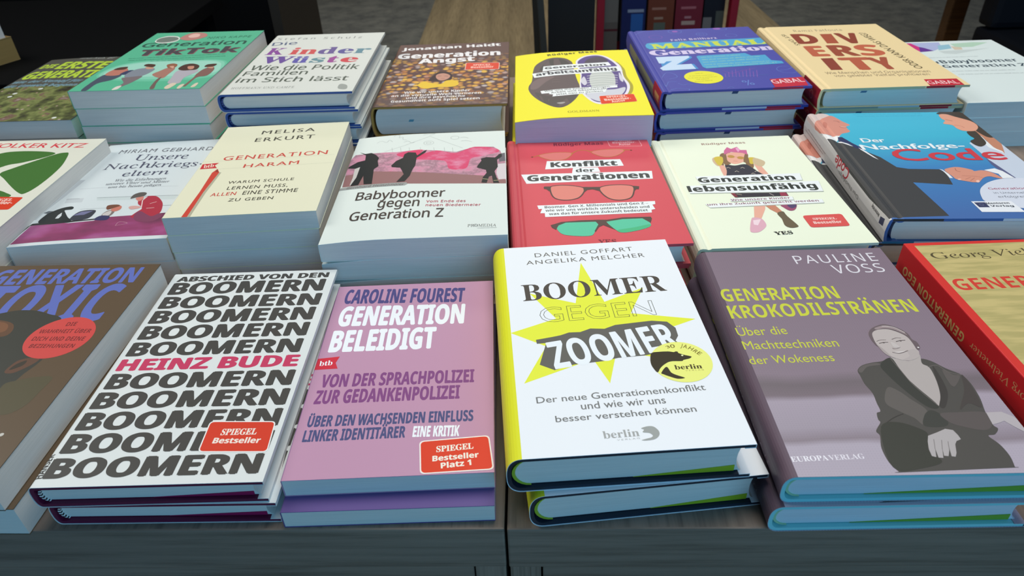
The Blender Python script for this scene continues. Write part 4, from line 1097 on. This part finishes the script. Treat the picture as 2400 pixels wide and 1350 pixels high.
  ('P',(136,68,54),[3471,9972,4843,9990,4494,5810,3196,5840]),
  ('T','T','sx',(176,94,70),5124,5749,8709,5593,4176,50,0,0),
  ('T','Y','sx',(160,84,64),8411,5622,10890,5622,4050,50,0,0),
  ('T','IST DAS','b',(84,74,50),1969,19782,2425,15148,492,10,0,0),
  ('T','ODER KANN DAS WEG?','b',(84,74,50),13183,5494,12397,19536,837,10,0,0),
  ('T','Wie Menschen und Organisationen','ss',(132,118,96),2230,4543,13306,4139,746,0,0,0),
  ('T','von gelebter Vielfalt profitieren','ss',(132,118,96),2804,3599,12805,3251,685,0,0,0),
  ('P',(188,44,60),[11509,2002,14905,1954,14754,-63,11213,-171]),
  ('T','GABAL','ss',(236,206,206),11433,502,14550,477,988,20,0,0)]),
 ('spine_print','spine',[
  ('P',(138,28,44),[100,100,5000,100,5000,2150,100,2150]),
  ('C',(190,150,150),2081,1033,440,40)])],
'white_far':[('cover','top',[
  ('P',(166,178,216),[2890,21016,7135,20990,6578,18956,5049,17682,3119,17293]),
  ('P',(142,188,206),[6374,19707,7959,20032,7495,18380,5570,17747]),
  ('P',(172,206,186),[8211,20252,11265,20624,12989,20364,10294,18761,8169,18742]),
  ('P',(202,192,172),[7793,19265,8839,18672,8524,17750,7535,17757]),
  ('P',(196,56,126),[2800,20976,3510,20950,3876,19238,3119,17293]),
  ('P',(96,56,142),[3861,19361,4289,18905,4896,17580,3109,17270]),
  ('P',(190,205,205),[5408,17410,9728,17673,12075,18143,6845,16105,5639,16456]),
  ('W',(150,165,170),2953,14865,8983,14937,180,41),
  ('T','Babyboomer','sx',(56,74,86),3601,12766,12567,12714,1160,0,0,0),
  ('T','Generation Z','sx',(56,74,86),3096,11188,12637,11011,1001,0,0,0),
  ('P',(56,74,86),[3107,13506,3342,13548,3312,12859,3029,12757]),
  ('W',(165,178,180),3301,9815,10431,9718,220,42),
  ('W',(165,178,180),3461,8720,10755,8604,220,43)])]}
SPEC = {
'brown_portrait':{'kind':'pb','base':(92,78,60),'label':'brown paperback with blue letters and red oval, uppermost at the left front corner','under':'brown portrait paperback at the left front corner','group':'brown portrait paperbacks','size':(0.135,0.21,0.022),'pose':(-0.41902,0.24649,-0.02476,2),'shift':{1:(0.0035,0.001,0)}},
'black_letters':{'kind':'jk','a':0.0034,'base':(212,222,222),'board':(96,24,58),'band':((224,224,224),(36,32,36)),'leaf':((150,30,80),0.5,0.0028),'label':'white hardcover with ten rows of heavy black letters, top of its stack','under':'white hardcover with heavy black letter rows','group':'white hardcovers with black letter rows','size':(0.12844,0.20563,0.0165),'pose':(-0.27205,0.24918,0.00927,2),'shift':{1:(0.0035,0.0013,-0.017)}},
'pink':{'kind':'pb','base':(184,144,172),'spine':(150,110,160),'label':'pink paperback with white and violet letters, top of the front row stack','back':(92,76,134),'under':'violet back of the paperback below the pink one','group':'pink paperbacks','size':(0.11762,0.18588,0.013),'pose':(-0.13747,0.25644,0.02777,2),'shift':{1:(-0.0002,-0.0108,-0.011)}},
'starburst':{'kind':'jk','a':0.0085,'base':(228,238,244),'spine':(214,222,40),'board':(30,40,54),'band':((150,176,50),),'leaf':((150,176,40),0.52,0.0042),'label':'white hardcover with yellow starburst and round gold seal, lying uppermost in front','under':'white hardcover with yellow starburst cover','group':'starburst hardcovers','size':(0.13052,0.20538,0.0255),'pose':(-0.01269,0.24592,0.05704,2),'shift':{1:(0.0115,-0.0035,0.04)}},
'purple_portrait':{'kind':'jk','a':0.007,'base':'bench','spine':(92,78,92),'board':(132,208,214),'band':((150,196,160),),'leaf':((110,160,50),0.33,0.0042),'paper':(200,212,220),'label':'purple grey hardcover with a smiling seated woman on its cover, top of the stack','under':'purple grey hardcover with the seated woman','group':'purple portrait hardcovers','size':(0.13806,0.21464,0.0205),'pose':(0.12923,0.23981,-0.00057,2),'shift':{1:(-0.0035,-0.0025,0.001)}},
'gold_red':{'kind':'pb','base':(206,56,50),'spine':(204,38,44),'label':'gold paperback with red border and thick red spine at the right front edge','under':'gold and red paperback at the right edge','group':'gold and red paperbacks','size':(0.135,0.21,0.0225),'pose':(0.28753,0.24321,0.01953,2),'shift':{1:(0.001,0.0015,0.002)}},
'green_leaf':{'kind':'pb','base':(212,218,205),'label':'pale paperback with big green leaf shapes at the left edge, top copy','under':'pale green leaf paperback at the left edge','group':'green leaf paperbacks','size':(0.135,0.205,0.029),'pose':(-0.55666,0.46622,-0.01421,2)},
'pale_street':{'kind':'pb','base':(200,214,218),'droop':0.0012,'label':'pale blue paperback with a street picture fading into magenta, top of its stack','under':'pale blue paperback with the magenta street picture','group':'street picture paperbacks','size':(0.129,0.20178,0.022),'pose':(-0.41911,0.48567,0.04943,2),'shift':{1:(0.002,0.0,0)}},
'cream_pencil':{'kind':'pb','base':(218,222,196),'label':'cream paperback with a red pencil on its cover, top of four','under':'cream paperback with red pencil cover','group':'red pencil paperbacks','size':(0.12148,0.18467,0.01625),'pose':(-0.28565,0.48711,0.0472,4)},
'silhouettes':{'kind':'pb','base':(212,226,222),'droop':0.003,'label':'white paperback with three black silhouettes in pink smoke, top of its stack','under':'white paperback with silhouettes and pink smoke','group':'silhouette paperbacks','size':(0.14554,0.20163,0.0185),'pose':(-0.15816,0.46088,0.02208,3)},
'red_glasses':{'kind':'hc','base':(208,84,94),'label':'red hardcover with three pairs of glasses on its cover, upper copy','under':'red hardcover with the glasses','group':'red glasses hardcovers','size':(0.14,0.20839,0.021),'pose':(-0.00976,0.46235,0.02849,2)},
'cream_girl':{'kind':'hc','base':(230,242,220),'label':'cream hardcover with a girl in a pink crown, upper copy','under':'cream hardcover with the crowned girl','group':'crowned girl hardcovers','size':(0.14115,0.20929,0.0175),'pose':(0.13452,0.46838,0.02106,2)},
'handshake':{'kind':'hc','base':'sky','spine':(208,212,214),'label':'blue hardcover with two people shaking hands and white spine, upper copy','under':'blue handshake hardcover with white spine','group':'handshake hardcovers','front':[(0.0,0.0002,0.16,0.0022,(30,120,170)),(0.16,0.0002,0.46,0.0022,(190,205,225)),(0.46,0.0002,1,0.0022,(30,130,170)),(0.02,0.0207,0.27,0.0229,(58,62,64)),(0.27,0.0207,0.56,0.0229,(64,106,166)),(0.56,0.0207,1,0.0229,(215,222,228))],'mark':[(0.26,0.0188,0.345,0.0203,(120,20,60))],'size':(0.15541,0.22144,0.023),'pose':(0.28787,0.48831,-0.04467,2),'shift':{1:(-0.0095,0.0015,0.004)}},
'meadow':{'kind':'pb','base':(78,80,74),'droop':0.002,'label':'dark paperback with a flower meadow and lime letters, top of the far left stack','under':'dark flower meadow paperback at the far left','group':'flower meadow paperbacks','size':(0.14459,0.22108,0.0207),'pose':(-0.62089,0.71492,-0.01044,3)},
'green_children':{'kind':'pb','base':(86,176,142),'label':'green paperback with five lined up children on its cover, top of its stack','under':'green paperback with the children cover','group':'green children paperbacks','size':(0.13764,0.21143,0.019),'pose':(-0.46328,0.7057,-0.02219,5)},
'coloured_letters':{'kind':'jk','a':0.006,'base':(206,214,209),'board':(52,84,150),'band':((70,90,150),(28,42,92)),'label':'white hardcover with coloured fat letters and blue boards, top of its stack','under':'white hardcover with coloured fat letters','group':'coloured letter hardcovers','size':(0.13734,0.20838,0.0186),'pose':(-0.30469,0.68764,-0.00735,5),'shift':{1:(0.003,0,0.0),2:(0.0035,0.001,0.004)}},
'ball_pit':{'kind':'jk','a':0.006,'base':(98,76,70),'spine':(110,88,78),'board':(176,136,70),'label':'thick brown hardcover with a child among yellow balls, upper copy','under':'thick brown hardcover with the yellow balls','group':'yellow ball hardcovers','mark':[(0.27,0.016,0.305,0.0185,(90,150,170))],'size':(0.14379,0.21845,0.034),'pose':(-0.15795,0.70716,-0.00212,2)},
'yellow_shoes':{'kind':'pb','base':(236,230,48),'droop':0.004,'paper':(198,196,212),'label':'thick yellow paperback with two shoes seen from above, upper copy','under':'thick yellow paperback with the two shoes','group':'yellow shoe paperbacks','size':(0.13681,0.21222,0.034),'pose':(-0.0071,0.66475,-0.00586,2),'shift':{1:(-0.0035,0.002,0)}},
'indigo':{'kind':'hc','base':(76,80,164),'label':'indigo hardcover with light blue doodles and yellow oval, top of its stack','under':'indigo hardcover with doodles and yellow oval','group':'indigo doodle hardcovers','front':[(0,0.0002,0.42,0.0022,(40,64,140)),(0.42,0.0002,0.72,0.0022,(170,192,214)),(0.72,0.0002,0.95,0.0022,(150,30,56)),(0.955,0.0002,1,0.0022,(40,64,150)),(0.74,0.0205,0.94,0.0226,(188,48,66))],'mark':[(0.475,0.0165,0.515,0.0195,(46,70,110))],'size':(0.159,0.22919,0.0227),'pose':(0.14713,0.72636,0.02433,3),'shift':{1:(-0.004,0.0,0.004),2:(-0.002,0.001,0)}},
'tan':{'kind':'hc','base':(227,210,162),'label':'tan hardcover with big brown letters and partly red spine, top of its stack','under':'tan hardcover with big brown letters','group':'tan letter hardcovers','front':[(0.02,0.0002,0.42,0.0022,(140,156,150)),(0.42,0.0002,0.7,0.0022,(170,192,200)),(0.7,0.0002,0.92,0.0022,(140,26,50)),(0.92,0.0002,1,0.0022,(150,160,150)),(0.71,0.0204,0.9,0.0226,(170,34,54)),(0.02,0.0204,0.7,0.0226,(190,186,150)),(0.9,0.0204,1,0.0226,(190,186,150))],'mark':[(0.28,0.0165,0.32,0.0185,(80,110,140))],'size':(0.1535,0.23341,0.0227),'pose':(0.311,0.71987,0.00098,3),'shift':{1:(0.0005,0.0005,0),2:(0.0,0.001,0)}},
'white_far':{'kind':'pb','base':(208,224,224),'label':'white paperback with a pastel strip at the far right corner, top of its stack','under':'white pastel strip paperback at the far right','group':'pastel strip paperbacks','size':(0.13995,0.21434,0.0167),'pose':(0.46533,0.71545,-0.00291,3)}}
_need = {}
for _v in ART.values():
    for _n, _p, _e in _v:
        for e in _e:
            if e[0] == 'T': _need.setdefault(e[2], set()).update(e[1])
for _st, _ch in _need.items(): learn(_st, _ch)


# ------------------------------------------------------------------ the setting
bm = bmesh.new()
def slab(x0, x1, y0, y1, mi):
    v = [bm.verts.new(p) for p in ((x0, y0, 0), (x1, y0, 0), (x1, y1, 0), (x0, y1, 0))]; bm.faces.new(v).material_index = mi
slab(-5, -0.535, -3.5, 9, 1); slab(-0.535, 1.40, -3.5, 9, 0); slab(1.40, 5, -3.5, 9, 1)
cm, nt, co, b = nodes('carpet', 0.95, 0.1)
n1 = nd(nt, 'ShaderNodeTexNoise', Scale=9.0, Detail=6.0, Roughness=0.7); nt.links.new(co, n1.inputs[0])
nt.links.new(ramp(nt, n1.outputs[0], [(0.3, (0.085, 0.085, 0.085, 1)), (0.5, (0.15, 0.15, 0.135, 1)), (0.7, (0.21, 0.205, 0.18, 1))]), b.inputs['Base Color'])
floor = link('floor', bm, [wood('floor oak', (0.22, 0.16, 0.085, 1), (0.36, 0.275, 0.155, 1), 'y'), cm]); floor['kind'] = 'structure'

GREY_D, GREY_L = (0.118, 0.082, 0.060, 1), (0.238, 0.170, 0.128, 1)
def display_table(label, x0, x1, yf, yaw, post_left, post_right):
    depth, th = 0.75, 0.035
    t = thing('display_table', label, 'table', (x0, yf, 0), yaw, 'grey wooden display tables')
    w = x1 - x0; top = wood('grey oak top', GREY_D, GREY_L, 'y'); fr = wood('grey oak front', GREY_D, GREY_L, 'x'); up = wood('grey oak upright', GREY_D, GREY_L, 'x')
    bm = bmesh.new(); add_box(bm, 0, 0, TABLE - th, w, depth, TABLE, 0, 0.0012)
    for f in bm.faces:
        if f.calc_center_median().y < 0.002: f.material_index = 1
    link('tabletop', bm, [top, fr], t)
    st = wood('grey oak side', GREY_D, GREY_L, 'y')
    v = wood_v()
    for xa in (0.0005, w - 0.0185):
        bm = bmesh.new(); add_box(bm, xa, 0.003, 0, xa + 0.018, depth - 0.01, TABLE - th - 0.0003, 0, 0.0008); link('side_panel', bm, [v], t)
    bm = bmesh.new(); add_box(bm, 0.0195, 0.005, 0.06, w - 0.0195, 0.021, TABLE - th - 0.0006, 0, 0.0008); link('front_panel', bm, [fr], t)
    bm = bmesh.new(); add_box(bm, 0.0195, depth - 0.03, 0.0, w - 0.0195, depth - 0.014, TABLE - th - 0.0006, 0, 0.0008); link('back_panel', bm, [fr], t)
    return t
def wood_v():
    if 'grey oak vertical' in MATS: return MATS['grey oak vertical']
    m, nt, co, b = nodes('grey oak vertical', 0.5, 0.3)
    n = nd(nt, 'ShaderNodeTexNoise', Scale=1.6, Detail=8.0, Roughness=0.65); nt.links.new(mapping(nt, co, (260, 60, 4)), n.inputs[0])
    nt.links.new(ramp(nt, n.outputs[0], [(0.28, GREY_D), (0.5, GREY_L), (0.72, tuple(x * 1.2 for x in GREY_L[:3]) + (1,))]), b.inputs['Base Color']); return m
display_table('grey wooden display table carrying the left book stacks, with the brown and pink covers', -1.1159, -0.0151, 0.2600, -0.0165, 0, 1)
display_table('grey wooden display table carrying the right book stacks, with the starburst cover', -0.0138, 1.0862, 0.2415, -0.0165, 1, 0)

for k in SPEC: stack(k)

# ------------------------------------------------------------------ dark corner behind the tables, left
blk = mat('black wood', (0.0022, 0.0022, 0.0024, 1), 0.8, 0.06); brn = mat('dark brown wood', (0.022, 0.018, 0.014, 1), 0.6, 0.2)
t = thing('side_table', 'low black side table behind the tables, holding two stacked books at the left edge', 'table', (-1.35, 1.03, 0))
box('tabletop', 0, 0, 0.725, 0.72, 0.55, 0.75, blk, t, 0.002)
for px, py in ((0.02, 0.02), (0.66, 0.02), (0.02, 0.49), (0.66, 0.49)): box('leg', px, py, 0, px + 0.04, py + 0.04, 0.725, blk, t)
t = thing('cabinet', 'tall black cabinet with a brown side panel behind the left stacks', 'cabinet', (-2.3, 1.65, 0))
box('carcass', 0, 0, 0.08, 1.742, 0.32, 1.25, blk, t, 0.002); box('side_panel', 1.743, 0.0, 0.0, 1.765, 0.325, 1.25, brn, t, 0.001); box('plinth', 0.03, 0.02, 0.0, 1.72, 0.3, 0.08, blk, t)
def small_book(label, x, y, z, yaw, W, L, T, cover, pages):
    r = thing('book', label, 'book', (x, y, z), yaw, 'two books on the black side table'); bk = Book(W, L, T, 'pb')
    bm = bmesh.new(); wrap(bm, bk.path, 0.0006, 0, L); link('cover', bm, [print_mat(cover)], r)
    bm = bmesh.new(); add_box(bm, 0.0008, 0.0004, 0.0007, W - 0.0004, L - 0.0004, T - 0.0007); link('page_block', bm, [paper(pages)], r)
ya = math.radians(-25.6); W_, L_ = 0.13, 0.2
def corner(cx, cy): return (cx - (W_ * math.cos(ya) - L_ * math.sin(ya)), cy - (W_ * math.sin(ya) + L_ * math.cos(ya)))
cx, cy = corner(-0.812, 1.155); small_book('thick tan book on the black side table, below a white book', cx, cy, TABLE, ya, W_, L_, 0.036, '8a7850', '8a7446')
cx, cy = corner(-0.818, 1.15); small_book('white book lying on the tan book at the far left edge', cx, cy, TABLE + 0.036, ya, W_, L_, 0.021, 'b8b8b4', 'c4c4be')

# far low black bench on the grey carpet
t = thing('bench', 'low black bench far off on the grey carpet', 'bench', (-1.75, 4.88, 0))
box('seat', 0, 0, 0.10, 0.83, 0.5, 0.42, blk, t, 0.03); box('plinth', 0.05, 0.02, 0.0, 0.78, 0.48, 0.1, blk, t)

# ------------------------------------------------------------------ book rack with red posts, black panel and leaning stand
t = thing('display_rack', 'red and black metal rack full of upright books behind the yellow cover', 'rack', (0, 2.5, 0))
redm = mat('red lacquer', (0.20, 0.004, 0.018, 1), 0.4, 0.4); blm = mat('black panel', (0.008, 0.009, 0.011, 1), 0.5, 0.3)
box('panel', 0.098, -0.02, 0.02, 0.255, 0.0, 1.15, blm, t, 0.001)
for xa in (0.262, 0.71): box('post', xa, -0.02, 0.0, xa + 0.026, 0.02, 1.15, redm, t, 0.003)
for zz in (0.05, 0.29, 0.73):
    bm = bmesh.new(); add_box(bm, 0.288, -0.01, zz, 0.71, 0.20, zz + 0.012, 0, 0.001); add_box(bm, 0.288, -0.018, zz, 0.71, -0.01, zz + 0.022, 0, 0.001) if zz < 0.1 else None; link('shelf', bm, [redm if zz > 0.1 else blm], t)
box('back_panel', 0.288, 0.205, 0.05, 0.71, 0.215, 1.15, blm, t)
box('base', 0.25, -0.05, 0.0, 0.74, 0.24, 0.02, blm, t, 0.002)
def rack_book(label, x, z, w, h, d, y, tilt, cover, extra):
    r = thing('book', label, 'book', (x, 2.5 + y, z), 0, 'books standing in the rack'); r.rotation_euler = (-tilt, 0, 0)
    bm = bmesh.new(); add_box(bm, 0, 0, 0, w, 0.0012, h, 0); add_box(bm, 0, d - 0.0012, 0, w, d, h, 0); add_box(bm, 0, 0.0012, 0, 0.0015, d - 0.0012, h, 0)
    ms = [print_mat(cover)]
    for x0, z0, x1, z1, c in extra:
        m = print_mat(c); ms.append(m)
        q = bm.faces.new([bm.verts.new((a * w, -3e-5, b_ * h)) for a, b_ in ((x0, z0), (x1, z0), (x1, z1), (x0, z1))]); q.material_index = len(ms) - 1
    link('cover', bm, ms, r)
    bm = bmesh.new(); add_box(bm, 0.0017, 0.0014, 0.002, w - 0.002, d - 0.0014, h - 0.002); link('page_block', bm, [paper('b8a890')], r)
Z1, Z2 = 0.302, 0.062
rack_book('grey book standing beside the left red rack post', 0.291, Z1, 0.05, 0.25, 0.02, 0.03, 0.06, '4e4a46', ((0.0, 0.33, 1.0, 0.36, '40101a'), (0.1, 0.45, 1.0, 0.95, '5a5854')))
rack_book('dark blue book standing in the rack, with a light blue picture', 0.352, Z1, 0.082, 0.25, 0.024, 0.02, 0.06, '101848', ((0.25, 0.58, 0.92, 0.62, '6a7890'), (0.4, 0.32, 0.9, 0.56, '1e4c8c')))
rack_book('rust brown book standing in the middle of the rack', 0.442, Z1, 0.088, 0.26, 0.022, 0.02, 0.06, '562a1a', ((0.15, 0.58, 0.7, 0.61, '7a5a50'), (0.25, 0.46, 0.6, 0.49, '7a685c'), (0.25, 0.3, 0.7, 0.42, '46504a')))
rack_book('dark red book standing at the right in the rack', 0.536, Z1, 0.092, 0.26, 0.024, 0.02, 0.06, '5a1626', ((0.2, 0.58, 0.75, 0.61, '84505a'), (0.35, 0.46, 0.6, 0.49, '84606a'), (0.25, 0.38, 0.75, 0.43, '8a7c78')))
rack_book('black book with pale boxes standing by the right red rack post', 0.634, Z1, 0.07, 0.25, 0.02, 0.025, 0.06, '0e0e18', ((0.0, 0.3, 0.42, 0.48, '5a5c5e'), (0.6, 0.3, 1.0, 0.56, '3c423e')))
for i, (x, c, l) in enumerate(((0.292, '6a6256', 'pale book on the bottom shelf of the rack, leftmost'), (0.40, '26304c', 'navy book on the bottom shelf of the rack'), (0.51, '3a2a22', 'brown book on the bottom shelf of the rack'), (0.615, '2a1a20', 'plum book on the bottom shelf of the rack, rightmost'))):
    rack_book(l, x, Z2, 0.09, 0.2, 0.022, 0.03, 0.06, c, ())
t = thing('folding_easel', 'grey folding easel leaning beside the black rack panel', 'easel', (0.045, 2.44, 0))
gm = mat('grey metal', (0.035, 0.037, 0.035, 1), 0.5, 0.3)
def bar(name, a, b_, w, m, parent):
    d = Vector(b_) - Vector(a); L = d.length; bm = bmesh.new(); add_box(bm, -w / 2, -w / 2, 0, w / 2, w / 2, L, 0, w * 0.1)
    bm.transform(Matrix.Translation(a) @ d.to_track_quat('Z', 'Y').to_matrix().to_4x4()); link(name, bm, [m], parent)
bar('leg', (0.062, 0, 0.0), (-0.005, 0, 0.95), 0.022, gm, t); bar('leg', (0.03, 0.16, 0.0), (-0.005, 0.025, 0.95), 0.02, gm, t); bar('rail', (0.05, 0.0, 0.16), (0.03, 0.13, 0.16), 0.012, gm, t)

# ------------------------------------------------------------------ chair and armchair on the right
t = thing('wooden_table', 'brown wooden table post standing on the dark carpet at the upper right', 'table', (1.549, 2.625, 0))
cw = wood('table wood', (0.035, 0.014, 0.005, 1), (0.075, 0.034, 0.012, 1), 'x')
box('post', -0.028, -0.025, 0.02, 0.028, 0.025, 0.72, cw, t, 0.004); box('foot', -0.2, -0.2, 0.0, 0.2, 0.2, 0.02, cw, t, 0.006); box('tabletop', -0.3, -0.3, 0.72, 0.3, 0.3, 0.75, cw, t, 0.006)
t = thing('armchair', 'black armchair at the right edge beside the brown table post', 'armchair', (1.462, 1.9, 0))
lea = mat('black leather', (0.004, 0.005, 0.008, 1), 0.7, 0.12)
box('seat', 0.0, 0.0, 0.06, 0.75, 0.45, 0.42, lea, t, 0.02)
box('backrest', 0.72, 0.005, 0.425, 0.75, 0.445, 0.9, lea, t, 0.01); box('armrest', 0.0, 0.37, 0.425, 0.70, 0.45, 0.6, lea, t, 0.02)
for px in (0.05, 0.65):
    for py in (0.05, 0.36): box('leg', px, py, 0, px + 0.04, py + 0.04, 0.062, blk, t)

bpy.data.objects.remove(_to); bpy.data.curves.remove(_tc)
